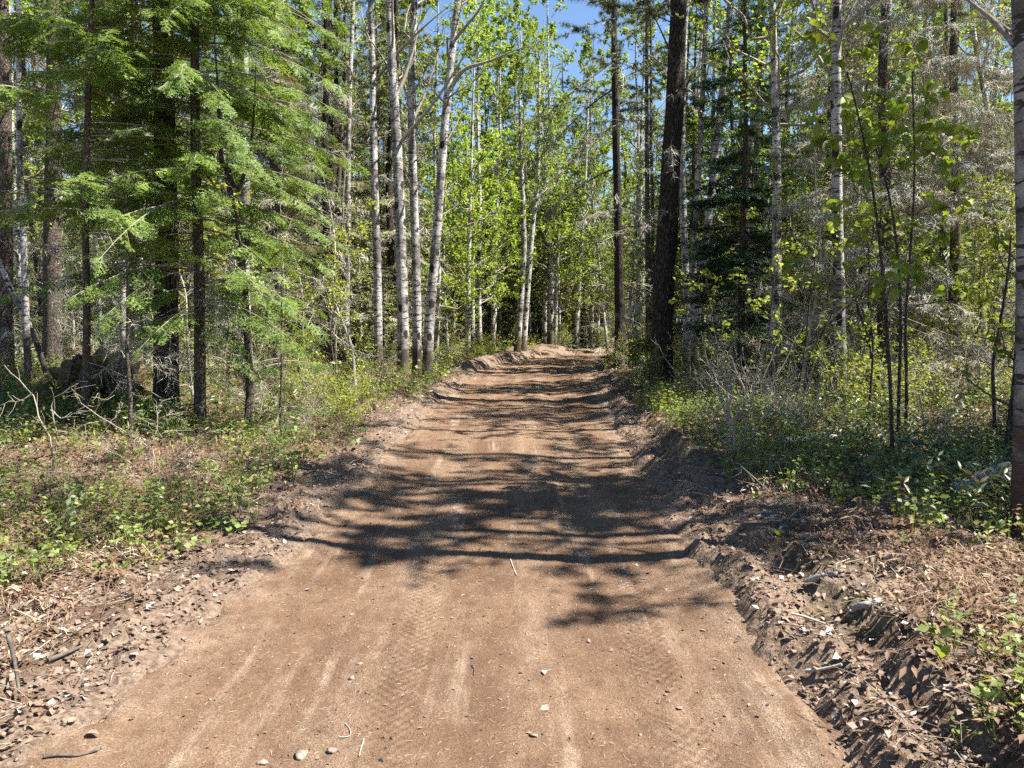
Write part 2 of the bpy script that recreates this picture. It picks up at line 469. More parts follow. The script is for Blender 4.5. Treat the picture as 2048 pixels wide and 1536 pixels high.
# ------------------------------------------------------------------ ground and road
def road_material():
    m, nd, lk, out = new_mat('dirt_road')
    v = coord(nd, lk)
    sx = nd.new('ShaderNodeSeparateXYZ'); lk.new(v, sx.inputs[0])
    big = noise_tex(nd, lk, 0.9, 4, v, 0.6)
    c = mixc(nd, lk, ramp(nd, lk, big, 0.35, 0.66), (0.128, 0.076, 0.046), (0.212, 0.136, 0.085))
    red = noise_tex(nd, lk, 1.7, 5, coord(nd, lk, (1.3, 0.6, 1)), 0.7)
    c = mixc(nd, lk, ramp(nd, lk, red, 0.58, 0.72, 0, 0.55), c, (0.19, 0.102, 0.056))
    # packed wheel lanes, paler and smoother than the needle-strewn middle
    lw = nd.new('ShaderNodeMath'); lw.operation = 'MULTIPLY_ADD'
    lk.new(noise_tex(nd, lk, 0.5, 2, v), lw.inputs[0]); lw.inputs[1].default_value = 0.5; lk.new(sx.outputs[0], lw.inputs[2])
    for cxl, wl_ in ((0.25 - 0.62, 0.30), (0.25 + 0.16, 0.20), (0.25 + 0.72, 0.26)):
        dd = nd.new('ShaderNodeMath'); dd.operation = 'SUBTRACT'; lk.new(lw.outputs[0], dd.inputs[0]); dd.inputs[1].default_value = cxl
        ab = nd.new('ShaderNodeMath'); ab.operation = 'ABSOLUTE'; lk.new(dd.outputs[0], ab.inputs[0])
        brk = nd.new('ShaderNodeMath'); brk.operation = 'MULTIPLY'
        lk.new(ramp(nd, lk, ab.outputs[0], 0.02, wl_, 0.62, 0.0), brk.inputs[0])
        lk.new(ramp(nd, lk, noise_tex(nd, lk, 1.4, 4, coord(nd, lk, (2.5, .5, 1)), 0.65), 0.36, 0.58), brk.inputs[1])
        c = mixc(nd, lk, brk.outputs[0], c, (0.315, 0.222, 0.150))
    # pale scuffed streaks along the wheel lines
    st = noise_tex(nd, lk, 1.0, 5, coord(nd, lk, (5.0, 0.26, 1)), 0.66, 0.3)
    patch = noise_tex(nd, lk, 1.1, 3, v, 0.5)
    stm = nd.new('ShaderNodeMath'); stm.operation = 'MULTIPLY'
    lk.new(ramp(nd, lk, st, 0.50, 0.66), stm.inputs[0]); lk.new(ramp(nd, lk, patch, 0.38, 0.56), stm.inputs[1])
    c = mixc(nd, lk, stm.outputs[0], c, (0.33, 0.245, 0.175))
    # pale sand towards the edges
    at = N(nd, 'ShaderNodeAttribute'); at.attribute_name = 'rnd'
    sn = noise_tex(nd, lk, 4.0, 5, v, 0.7)
    sm = nd.new('ShaderNodeMath'); sm.operation = 'MULTIPLY'
    lk.new(at.outputs['Fac'], sm.inputs[0]); lk.new(ramp(nd, lk, sn, 0.38, 0.6), sm.inputs[1])
    c = mixc(nd, lk, sm.outputs[0], c, (0.45, 0.355, 0.265))
    # grain: crumbs and fibres
    g1 = noise_tex(nd, lk, 130, 3, v, 0.7)
    g2 = noise_tex(nd, lk, 42, 5, v, 0.75)
    g3 = noise_tex(nd, lk, 11, 5, coord(nd, lk, (1, .6, 1)), 0.7)
    c = mixc(nd, lk, ramp(nd, lk, g3, 0.34, 0.56, 0.55, 0.0), c, (0.105, 0.062, 0.038))
    c = mixc(nd, lk, ramp(nd, lk, g3, 0.56, 0.72, 0.0, 0.5), c, (0.29, 0.205, 0.14))
    c = mixc(nd, lk, ramp(nd, lk, g1, 0.30, 0.70, 0.75, 0.0), c, (0.075, 0.045, 0.03))
    c = mixc(nd, lk, ramp(nd, lk, g2, 0.56, 0.75, 0.0, 0.55), c, (0.38, 0.27, 0.18))
    p = N(nd, 'ShaderNodeBsdfPrincipled', Roughness=0.95)
    p.inputs['Specular IOR Level'].default_value = 0.1
    lk.new(c, p.inputs['Base Color'])
    # tyre tread: two lines of knob prints pressed in the dirt
    def math_(op, a, b=None, c_=None):
        n = nd.new('ShaderNodeMath'); n.operation = op
        for i, q in enumerate((a, b, c_)):
            if q is None: continue
            if isinstance(q, (int, float)): n.inputs[i].default_value = q
            else: lk.new(q, n.inputs[i])
        return n.outputs[0]
    wob = math_('MULTIPLY_ADD', noise_tex(nd, lk, 0.8, 1, v), 0.16, -0.08)
    xx = math_('ADD', sx.outputs[0], wob)
    tread = None
    for cx, w in ((-0.50, 0.105), (0.66, 0.115)):
        u = math_('SUBTRACT', xx, cx)
        au = math_('ABSOLUTE', u)
        mask = ramp(nd, lk, au, w * 0.8, w, 1, 0)
        yph = math_('MULTIPLY_ADD', sx.outputs[1], 2 * pi / 0.062, math_('MULTIPLY', au, -26.0))
        sy = math_('SINE', yph)
        sxn = math_('SINE', math_('MULTIPLY', u, 2 * pi / 0.068))
        k = math_('MULTIPLY', math_('MULTIPLY', sy, sxn), mask)
        tread = k if tread is None else math_('ADD', tread, k)
    fade = ramp(nd, lk, noise_tex(nd, lk, 1.2, 2, v), 0.28, 0.46)
    tread = math_('MULTIPLY', tread, fade)
    h = math_('MULTIPLY_ADD', g2, 0.9, math_('MULTIPLY', g1, 0.45))
    h = math_('MULTIPLY_ADD', tread, 0.30, h)
    b = nd.new('ShaderNodeBump'); b.inputs['Strength'].default_value = 1.0; b.inputs['Distance'].default_value = 0.016
    lk.new(h, b.inputs['Height']); lk.new(b.outputs[0], p.inputs['Normal'])
    lk.new(p.outputs[0], out.inputs[0])
    return m

def floor_material():
    m, nd, lk, out = new_mat('forest_floor')
    v = coord(nd, lk)
    vo = nd.new('ShaderNodeTexVoronoi'); vo.inputs['Scale'].default_value = 17
    lk.new(v, vo.inputs['Vector'])
    sep = nd.new('ShaderNodeSeparateColor'); lk.new(vo.outputs['Color'], sep.inputs[0])
    c = mixc(nd, lk, sep.outputs[0], (0.10, 0.066, 0.045), (0.27, 0.20, 0.15))
    n1 = noise_tex(nd, lk, 2.2, 5, v, 0.7)
    c = mixc(nd, lk, ramp(nd, lk, n1, 0.40, 0.62, 0, 0.75), c, (0.125, 0.07, 0.042))
    n2 = noise_tex(nd, lk, 0.9, 5, v, 0.72)
    c = mixc(nd, lk, ramp(nd, lk, n2, 0.52, 0.66, 0, 0.6), c, (0.075, 0.085, 0.03))
    n3 = noise_tex(nd, lk, 60, 4, v, 0.7)
    c = mixc(nd, lk, ramp(nd, lk, n3, 0.35, 0.62, 0.6, 0.0), c, (0.04, 0.027, 0.02))
    at = N(nd, 'ShaderNodeAttribute'); at.attribute_name = 'rnd'
    n4 = noise_tex(nd, lk, 28, 5, v, 0.75)
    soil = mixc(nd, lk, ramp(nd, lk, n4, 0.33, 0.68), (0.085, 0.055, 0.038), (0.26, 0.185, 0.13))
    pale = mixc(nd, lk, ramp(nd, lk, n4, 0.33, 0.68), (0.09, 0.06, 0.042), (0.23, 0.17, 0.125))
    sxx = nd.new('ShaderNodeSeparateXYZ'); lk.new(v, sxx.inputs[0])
    soil = mixc(nd, lk, ramp(nd, lk, sxx.outputs[0], -0.6, 0.6), pale, soil)   # soil tones differ slightly between the two sides of the road
    n5 = noise_tex(nd, lk, 3.5, 4, v, 0.6)
    am = nd.new('ShaderNodeMath'); am.operation = 'MULTIPLY_ADD'
    lk.new(n5, am.inputs[0]); am.inputs[1].default_value = 0.9; 
    lk.new(at.outputs['Fac'], am.inputs[2])
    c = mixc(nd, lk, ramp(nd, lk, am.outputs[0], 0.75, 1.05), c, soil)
    p = N(nd, 'ShaderNodeBsdfPrincipled', Roughness=0.95)
    p.inputs['Specular IOR Level'].default_value = 0.12
    lk.new(c, p.inputs['Base Color'])
    hh = nd.new('ShaderNodeMath'); hh.operation = 'MULTIPLY_ADD'
    lk.new(n3, hh.inputs[0]); hh.inputs[1].default_value = 0.7; lk.new(vo.outputs[0], hh.inputs[2])
    b = nd.new('ShaderNodeBump'); b.inputs['Strength'].default_value = 0.9; b.inputs['Distance'].default_value = 0.03
    lk.new(hh.outputs[0], b.inputs['Height']); lk.new(b.outputs[0], p.inputs['Normal'])
    lk.new(p.outputs[0], out.inputs[0])
    return m

def grid_faces(nr, nc):
    i, j = np.meshgrid(np.arange(nr - 1), np.arange(nc - 1), indexing='ij')
    b = (i * nc + j).reshape(-1)
    return np.stack([b, b + 1, b + nc + 1, b + nc], 1)

def growing(a, b, d0, g):
    out = [a]; d = d0
    while out[-1] < b:
        out.append(out[-1] + d); d *= g
    return np.array(out)

def build_ground():
    xp = np.r_[np.arange(0, 3.4, 0.052), growing(3.4, 420, 0.065, 1.06)]
    xs = np.r_[-xp[:0:-1], xp]
    ys = np.r_[-growing(1.0, 420, 0.3, 1.25)[::-1] + 0.0, np.arange(-0.9, 1.8, 0.1), np.arange(1.8, 8, 0.042), growing(8, 900, 0.05, 1.028)]
    ys = np.unique(ys)
    X, Y = np.meshgrid(xs, ys)
    Z = ground_h(X, Y)
    s = lat(X, Y); a = np.abs(s) - hw(Y)
    soil = np.exp(-(np.clip(a, 0, 9) / (0.30 + 0.2 * vnoise(X * .7, Y * .7, 31))) ** 2)
    soil = np.where(s > 0, soil * 0.85, soil)
    soil = np.maximum(soil, 1.0 * gauss2(X, Y, 3.0, 38.5, 2.0, 2.2))
    soil = np.maximum(soil, np.exp(-(np.abs(s + hw(Y) + 0.35) / 0.6) ** 2) * sstep(23, 26, Y))
    g = Geo().add(np.stack([X, Y, Z], -1), grid_faces(*X.shape), np.clip(soil, 0, 1).reshape(-1))
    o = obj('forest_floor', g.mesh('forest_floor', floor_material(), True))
    tag(o, 'uneven forest floor of brown leaf litter, soil and moss', None, None, 'structure')

    ys = np.r_[np.arange(-2.0, 1.6, 0.08), np.arange(1.6, 7.0, 0.02), growing(7.0, 52, 0.022, 1.016)]
    ts = np.linspace(-1, 1, 165)
    T, Y = np.meshgrid(ts, ys)
    H = hw(Y) + 0.13
    cs = np.cos(np.arctan(np.interp(Y, _yy, _dx)))
    X = xc(Y) + T * H / cs
    a = np.abs(T * H) - hw(Y)
    Z = road_h(X, Y) - 0.12 * sstep(-0.06, 0.13, a + 0.10 * vnoise(X * 4, Y * 4, 33) + 0.05 * vnoise(X * 11, Y * 11, 34))
    sand = sstep(-0.45, 0.0, a) * np.where(T > 0, 0.35 + 0.65 * sstep(9, 14, Y), 0.4)
    g = Geo().add(np.stack([X, Y, Z], -1), grid_faces(*X.shape), sand.reshape(-1))
    o = obj('dirt_road', g.mesh('dirt_road', road_material(), True))
    tag(o, 'brown dirt road with tyre tracks bending into the woods', None, None, 'structure')
build_ground()

# ------------------------------------------------------------------ templates
def leaf_t(w=0.42, fold=0.12, curl=0.1):
    """pointed leaf along +X, unit long, folded on its midrib: 4 quads/tris as triangles"""
    v = np.array([(0, 0, 0), (0.30, w * .95, fold), (0.68, w * .75, fold - curl * .4), (1, 0, -curl), (0.68, -w * .75, fold - curl * .4), (0.30, -w * .95, fold), (0.5, 0, 0)])
    f = np.array([(0, 6, 1), (1, 6, 2), (2, 6, 3), (3, 6, 4), (4, 6, 5), (5, 6, 0)])
    return v, f
def leaf2_t(w=0.42):
    return np.array([(0, 0, 0), (.45, w, .08), (1, 0, 0), (.45, -w, .08)]), np.array([(0, 2, 1), (0, 3, 2)])

def spray_t(ntw, nn, rng, nlen=0.10, nw=0.016, blade=False):
    """flat conifer spray along +X, unit long: side twigs fringed with needles (triangles)"""
    V, T = [], []
    def tri(a, b, c):
        k = len(V); V.extend([a, b, c]); T.append((k, k + 1, k + 2))
    def fringe(p0, d, L, n):
        d = d / np.linalg.norm(d)
        side = np.array((-d[1], d[0], 0))
        for i in range(n):
            p = p0 + d * L * (i + 0.5 + rng.uniform(-.3, .3)) / n
            for sg in (1, -1):
                t = d * 0.62 + side * sg * 0.72 + np.array((0, 0, rng.uniform(-.25, .3)))
                l = nlen * rng.uniform(.75, 1.2)
                tri(p - d * nw, p + d * nw, p + t * l)
        tri(p0 + side * nw * .5, p0 - side * nw * .5, p0 + d * (L + nlen * .5))
    ax = np.array((1., 0, 0))
    if blade:
        def bl(p0, d, L, w):
            side = np.array((-d[1], d[0], 0)); k = len(V)
            V.extend([p0, p0 + d * L * .45 + side * w, p0 + d * L + np.array((0, 0, -.03)), p0 + d * L * .4 - side * w])
            T.extend([(k, k + 1, k + 2), (k, k + 2, k + 3)])
        bl(np.zeros(3), ax, 1.0, nw)
        for i in range(ntw):
            t = 0.08 + 0.8 * i / ntw
            a = radians(rng.uniform(42, 62)) * (1 if i % 2 else -1)
            L = (0.42 * (1 - t) ** .7 + 0.10) * rng.uniform(.8, 1.15)
            bl(np.array((t, 0, 0)), np.array((cos(a), sin(a), rng.uniform(-.2, .12))), L, nw)
    else:
        fringe(np.zeros(3), ax, 1.0, nn * 2)
        for i in range(ntw):
            t = 0.08 + 0.84 * i / ntw
            a = radians(rng.uniform(42, 60)) * (1 if i % 2 else -1)
            L = (0.40 * (1 - t) ** .7 + 0.07) * rng.uniform(.8, 1.15)
            d = np.array((cos(a), sin(a), rng.uniform(-.22, .1)))
            fringe(np.array((t, 0, -0.03 * t)), d, L, max(2, int(nn * L / .28)))
    return np.array(V), np.array(T)

def twig_t(n, rng, w=0.006, droop=0.5):
    """bare twiggy spray along +X: thin ribbons"""
    V, T = [], []
    def rib(p0, d, L, w):
        side = norm(np.cross(d, np.array((0.3, 0.2, 1.0))))
        k = len(V); mid = p0 + d * L * .55 + rng.normal(size=3) * .05 * L
        V.extend([p0 + side * w, p0 - side * w, mid + side * w * .7, mid - side * w * .7, p0 + d * L + np.array((0, 0, -droop * .25 * L))])
        T.extend([(k, k + 1, k + 3), (k, k + 3, k + 2), (k + 2, k + 3, k + 4)])
    rib(np.zeros(3), np.array((1., 0, 0)), 1.0, w * 1.3)
    for i in range(n):
        t = rng.uniform(.05, .92)
        d = np.array((rng.uniform(.1, .8), rng.uniform(-1, 1), rng.uniform(-1.2 * droop - .2, .35)))
        d /= np.linalg.norm(d)
        rib(np.array((t, 0, -.03)), d, rng.uniform(.18, .5) * (1.1 - t * .6), w)
    return np.array(V), np.array(T)

def tuft_t(n, rng, w=0.05):
    V, T = [], []
    for i in range(n):
        d = rng.normal(size=3); d[0] = abs(d[0]) + .5; d /= np.linalg.norm(d)
        b = np.array((rng.uniform(0, .5), 0, 0)); s = norm(np.cross(d, rng.normal(size=3))) * w
        k = len(V); V.extend([b - s, b + s, b + d * rng.uniform(.6, 1)]); T.append((k, k + 1, k + 2))
    return np.array(V), np.array(T)

TR = np.random.default_rng(5)
LEAF, LEAF2 = leaf_t(), leaf2_t()
ROUND = leaf_t(0.52, 0.06, 0.12)
LONG = leaf2_t(0.17)
MAPLE = leaf_t(0.34, 0.10, 0.30)
SPRAY_HI = [spray_t(7, 4, TR, 0.115, 0.027) for _ in range(4)]
SPRAY_MID = [spray_t(6, 3, TR, 0.15, 0.026) for _ in range(3)]
SPRAY_LO = [spray_t(8, 0, TR, 0, 0.055, True) for _ in range(3)]
TWIGS = [twig_t(15, TR, 0.0095, .8) for _ in range(4)]
TWIGS_FINE = [twig_t(20, TR, 0.0042) for _ in range(4)]
TWIGS_LO = [twig_t(7, TR, 0.012) for _ in range(3)]
TUFT = [tuft_t(16, TR) for _ in range(3)]

def scatter_many(g, temps, X, up, scale, pos, rng, rnd=None):
    """share out the instances among the templates"""
    n = len(pos)
    if n == 0: return
    which = rng.integers(0, len(temps), n)
    rnd = rng.random(n) if rnd is None else rnd
    Mx = frames(X, up) * np.asarray(scale).reshape(-1, 1, 1)
    for k, (tv, tf) in enumerate(temps):
        q = which == k
        if q.any():
            g.add(*scatter(tv, tf, Mx[q], pos[q], rnd[q]))

# ------------------------------------------------------------------ tree growers (all return dicts of Geo)
def trunk_geo(P, R, ns=10, jit=0.06, rng=None, flare=0.35):
    P = np.asarray(P, float); R = np.asarray(R, float).copy()
    h = P[:, 2] - P[0, 2]
    R = R * (1 + flare * np.exp(-np.clip(h - .1, 0, None) / 0.22))
    V, Q = tubes(P, R, ns, jit, rng)
    return Geo().add(V, Q)

def straight(H, r0, rng, lean=(0, 0), wob=0.06, n=26, sink=0.35):
    z = np.linspace(-sink, H, n)
    t = np.clip(z / H, 0, 1)
    w = wob * H * 0.12
    x = lean[0] * t + w * (np.interp(t, np.linspace(0, 1, 6), rng.normal(size=6) * np.r_[0, 1, 1, 1, 1, 1]))
    y = lean[1] * t + w * (np.interp(t, np.linspace(0, 1, 6), rng.normal(size=6) * np.r_[0, 1, 1, 1, 1, 1]))
    P = np.stack([x, y, z], 1)
    for _ in range(3): P[1:-1, :2] = .25 * P[:-2, :2] + .5 * P[1:-1, :2] + .25 * P[2:, :2]
    R = r0 * (1 - t) ** 0.8 * 0.93 + r0 * 0.07
    return P, R

def along(P, t):
    P = np.asarray(P); k = np.clip(t, 0, 1) * (len(P) - 1)
    i = np.minimum(k.astype(int), len(P) - 2); f = (k - i)[:, None]
    return P[i] * (1 - f) + P[i + 1] * f

def conifer(rng, P, R, z0, z1, nb, Lmax, temps, shape=0.8, e0=(-5, 20), droop=0.30, tip=0.12, per=14, spray=(0.22, 0.5), az=None, dead=0, br_r=0.016, minL=0.25, hang=(0.05, 0.35), twig_temps=None, low=0.0):
    """branches with flat sprays between heights z0 and z1; optional dead twiggy branches below"""
    H = P[-1, 2]
    br, crown, deadg = Geo(), Geo(), Geo()
    z = np.sort(rng.uniform(z0, z1, nb))
    t = (z - z0) / max(H - z0, .1)
    L = Lmax * np.clip(1 - t, .02, 1) ** shape * rng.uniform(.65, 1.1, nb)
    L = np.maximum(L * (1 - low * np.exp(-(z - z0) / 0.8)), minL)
    a = rng.uniform(0, 2 * pi, nb) if az is None else az(rng, nb, z)
    def paths(z, L, a, e, dr, tp, n=7):
        s = np.linspace(0, 1, n)
        base = np.stack([np.interp(z, P[:, 2], P[:, 0]), np.interp(z, P[:, 2], P[:, 1]), z], 1)
        out = np.stack([np.cos(a), np.sin(a)], 1)
        wob = rng.normal(size=(len(z), 1)) * .08
        rad = s[None] * L[:, None]
        zz = z[:, None] + L[:, None] * (np.tan(e)[:, None] * s - dr * s ** 2 + tp * s ** 3)
        side = np.stack([-out[:, 1], out[:, 0]], 1)
        xy = base[:, None, :2] + out[:, None, :] * rad[:, :, None] + side[:, None, :] * (wob * L[:, None] * s[None] ** 2)[:, :, None]
        return np.concatenate([xy, zz[:, :, None]], 2)
    e = np.radians(rng.uniform(e0[0], e0[1], nb))
    B = paths(z, L, a, e, droop, tip)
    s = np.linspace(0, 1, 7)
    RR = (br_r * (L / Lmax) ** .5)[:, None] * (1 - .85 * s)[None]
    br.add(*tubes(B, RR, 4))
    # sprays
    n = nb * per
    bi = np.repeat(np.arange(nb), per)
    q = rng.uniform(0.16, 1.0, n) ** 0.8
    k = q * 6; i0 = np.minimum(k.astype(int), 5); f = (k - i0)[:, None]
    pos = B[bi, i0] * (1 - f) + B[bi, i0 + 1] * f
    tan_ = norm(B[bi, i0 + 1] - B[bi, i0])
    ang = np.radians(rng.uniform(30, 68, n)) * rng.choice([-1, 1], n)
    endm = q > .93; ang[endm] *= .2
    up = np.array([0, 0, 1.0]) + rng.normal(size=(n, 3)) * .28
    sidev = norm(np.cross(np.array([0, 0, 1.0]), tan_))
    d = tan_ * np.cos(ang)[:, None] + sidev * np.sin(ang)[:, None]
    d[:, 2] -= rng.uniform(hang[0], hang[1], n)
    sc = np.clip((spray[0] + (spray[1] - spray[0]) * (1 - q)) * rng.uniform(.75, 1.2, n), .05, None)
    sc = sc * np.clip(L[bi] / (Lmax * .6), .45, 1.1)
    scatter_many(crown, temps, d, up, sc, pos, rng)
    if dead:
        zd = np.sort(rng.uniform(0.5, max(z0, 1.0) + 1.0, dead))
        Ld = rng.uniform(.5, 1.0, dead) * Lmax * .6
        ad = rng.uniform(0, 2 * pi, dead)
        D = paths(zd, Ld, ad, np.radians(rng.uniform(-20, 12, dead)), .35, .1)
        deadg.add(*tubes(D, .008 * (1 - .8 * s)[None] * np.ones((dead, 1)), 3), 0.4)
        pr = 7; bi = np.repeat(np.arange(dead), pr)
        q = rng.uniform(.2, 1, dead * pr); k = q * 6; i0 = np.minimum(k.astype(int), 5); f = (k - i0)[:, None]
        pos = D[bi, i0] * (1 - f) + D[bi, i0 + 1] * f
        dd = norm(D[bi, i0 + 1] - D[bi, i0]) + rng.normal(size=(len(q), 3)) * .5
        dd[:, 2] -= .25
        scatter_many(deadg, twig_temps or TWIGS_LO, dd, np.array([0, 0, 1.0]) + rng.normal(size=(len(q), 3)) * .4, rng.uniform(.3, .7, len(q)), pos, rng)
    return br, crown, deadg

def decid(rng, P, R, t0, t1, nl, Lmax, el=(25, 60), ntw=8, nlv=14, size=0.05, temps=(LEAF2,), curve=0.25, taper=0.6, jit=0.075, sides=4, az=None, twig_r=0.004, limbs_out=None):
    """limbs, twigs and leaves along a trunk line"""
    br, crown = Geo(), Geo()
    t = np.sort(rng.uniform(t0, t1, nl))
    base = along(P, t); rb = np.interp(t, np.linspace(0, 1, len(R)), R)
    a = (np.arange(nl) * 2.4 + rng.uniform(-.6, .6, nl)) if az is None else az(rng, nl)
    e = np.radians(rng.uniform(el[0], el[1], nl))
    L = Lmax * (1 - taper * (t - t0) / max(t1 - t0, .01)) * rng.uniform(.6, 1.1, nl)
    d = np.stack([np.cos(a) * np.cos(e), np.sin(a) * np.cos(e), np.sin(e)], 1)
    s = np.linspace(0, 1, 7)
    wob = np.cumsum(rng.normal(size=(nl, 7, 3)) * .05, axis=1) * np.r_[0, 1, 1, 1, 1, 1, 1][None, :, None]
    B = base[:, None] + d[:, None] * (s[None] * L[:, None])[:, :, None] + wob * L[:, None, None]
    B[:, :, 2] += curve * L[:, None] * (s ** 2)[None]
    r0 = np.minimum(rb * .5, .012 + .011 * L)
    if limbs_out is None:
        br.add(*tubes(B, r0[:, None] * (1 - .8 * s)[None], sides))
    else:
        for i_ in range(nl):
            limbs_out.append(Geo().add(*tubes(B[i_], r0[i_] * (1 - .8 * s), max(sides, 5))))
    n = nl * ntw; bi = np.repeat(np.arange(nl), ntw)
    q = rng.uniform(.22, 1, n); k = q * 6; i0 = np.minimum(k.astype(int), 5); f = (k - i0)[:, None]
    tp = B[bi, i0] * (1 - f) + B[bi, i0 + 1] * f
    td = norm(norm(B[bi, i0 + 1] - B[bi, i0]) * .7 + rand_unit(rng, n) * .8 + np.array([0, 0, .2]))
    tl = L[bi] * (.22 + .28 * (1 - q)) * rng.uniform(.6, 1.2, n)
    s4 = np.linspace(0, 1, 4)
    TW = tp[:, None] + td[:, None] * (tl[:, None] * s4)[:, :, None] + np.cumsum(rng.normal(size=(n, 4, 3)) * .06, 1) * tl[:, None, None] * np.r_[0, 1, 1, 1][None, :, None]
    br.add(*tubes(TW, twig_r * (1.2 - s4)[None] * np.ones((n, 1)), 3))
    if nlv:
        m = n * nlv; ti = np.repeat(np.arange(n), nlv)
        q = rng.uniform(.25, 1.0, m); k = q * 3; i0 = np.minimum(k.astype(int), 2); f = (k - i0)[:, None]
        lp = TW[ti, i0] * (1 - f) + TW[ti, i0 + 1] * f + rng.normal(size=(m, 3)) * jit * np.clip(tl[ti], .2, 1)[:, None]
        ld = rand_unit(rng, m); ld[:, 2] = ld[:, 2] * .6 - .25
        up = rand_unit(rng, m) * .8 + np.array([0, 0, .7])
        scatter_many(crown, list(temps), ld, up, size * rng.uniform(.65, 1.3, m), lp, rng)
    return br, crown

# ------------------------------------------------------------------ trees that can be pointed at
def stem_path(pts, d, H, n=30, depth=0.0, rng=None):
    """world line of a trunk: where it stands, how it leans; carried on up to height H"""
    W_ = [px(u, v, d) for u, v in pts]
    x0 = W_[0][0]
    g = gh(x0, d)
    base = np.array((x0, d, g))
    L = [w - base for w in W_]
    L[0] = np.array((0, 0, -0.35))
    L = [L[0], np.array((0, 0, 0.0))] + [l for l in L[1:] if l[2] > 0.25]
    top = L[-1]
    if H > top[2] + 0.3:
        dr = norm(L[-1] - L[-2]) if len(L) > 2 else np.array((0, 0, 1.0))
        steps = 6
        for i in range(1, steps + 1):
            k = (H - top[2]) * i / steps
            L.append(np.array((top[0] + dr[0] / max(dr[2], .3) * k * (1 - .5 * i / steps), top[1], top[2] + k)))
    P = resample(np.array(L), n)
    if rng is not None:
        z = np.clip(P[:, 2] / H, 0, 1)
        P[:, 1] += depth * z + .05 * np.interp(z, np.linspace(0, 1, 7), rng.normal(size=7) * np.r_[0, 1, 1, 1, 1, 1, 1])
    return base, P

def radii(P, r0, H, p=0.75, tip=0.06):
    t = np.clip(P[:, 2] / H, 0, 1)
    return r0 * ((1 - t) ** p * (1 - tip) + tip)

def limb_child(parent, base, pts, r0, mat, name='limb', dep=None, tipf=.15):
    """a big limb whose line is given in world points"""
    Pw = np.array(pts) - base
    P = resample(Pw, 14)
    s = np.linspace(0, 1, 14)
    V, Q = tubes(P, r0 * (1 - (1 - tipf) * s), 6)
    return obj(name, Geo().add(V, Q).mesh(name, M[mat], True), parent)

def plant_kids(r, trunk, bark, br, brm, crown, crm, dead=None, trunk_name='trunk', crown_name='crown', limbs=()):
    kids = []
    for g_ in limbs: kids.append(obj('limb', g_.mesh('limb', M[brm], True), r))
    if trunk is not None: kids.append(obj(trunk_name, trunk.mesh(trunk_name, M[bark], True), r))
    if br is not None and br.n: kids.append(tag(obj('twigs' if limbs else 'branches', br.mesh('branches', M[brm], True), r), None, kind='stuff'))
    if crown is not None and crown.n: kids.append(obj(crown_name, crown.mesh(crown_name, M[crm]), r))
    if dead is not None and dead.n: kids.append(tag(obj('dead_twigs', dead.mesh('dead_twigs', M['grey_twig']), r), None, kind='stuff'))
    return kids

def roadside(bias, spread):
    """branch azimuths that favour one side"""
    def f(rng, n, z=None):
        a = rng.uniform(0, 2 * pi, n)
        q = rng.random(n) < spread
        a[q] = bias + rng.normal(size=q.sum()) * .7
        return a
    return f

PINNED = []
def pin(base): PINNED.append((base[0], base[1]))

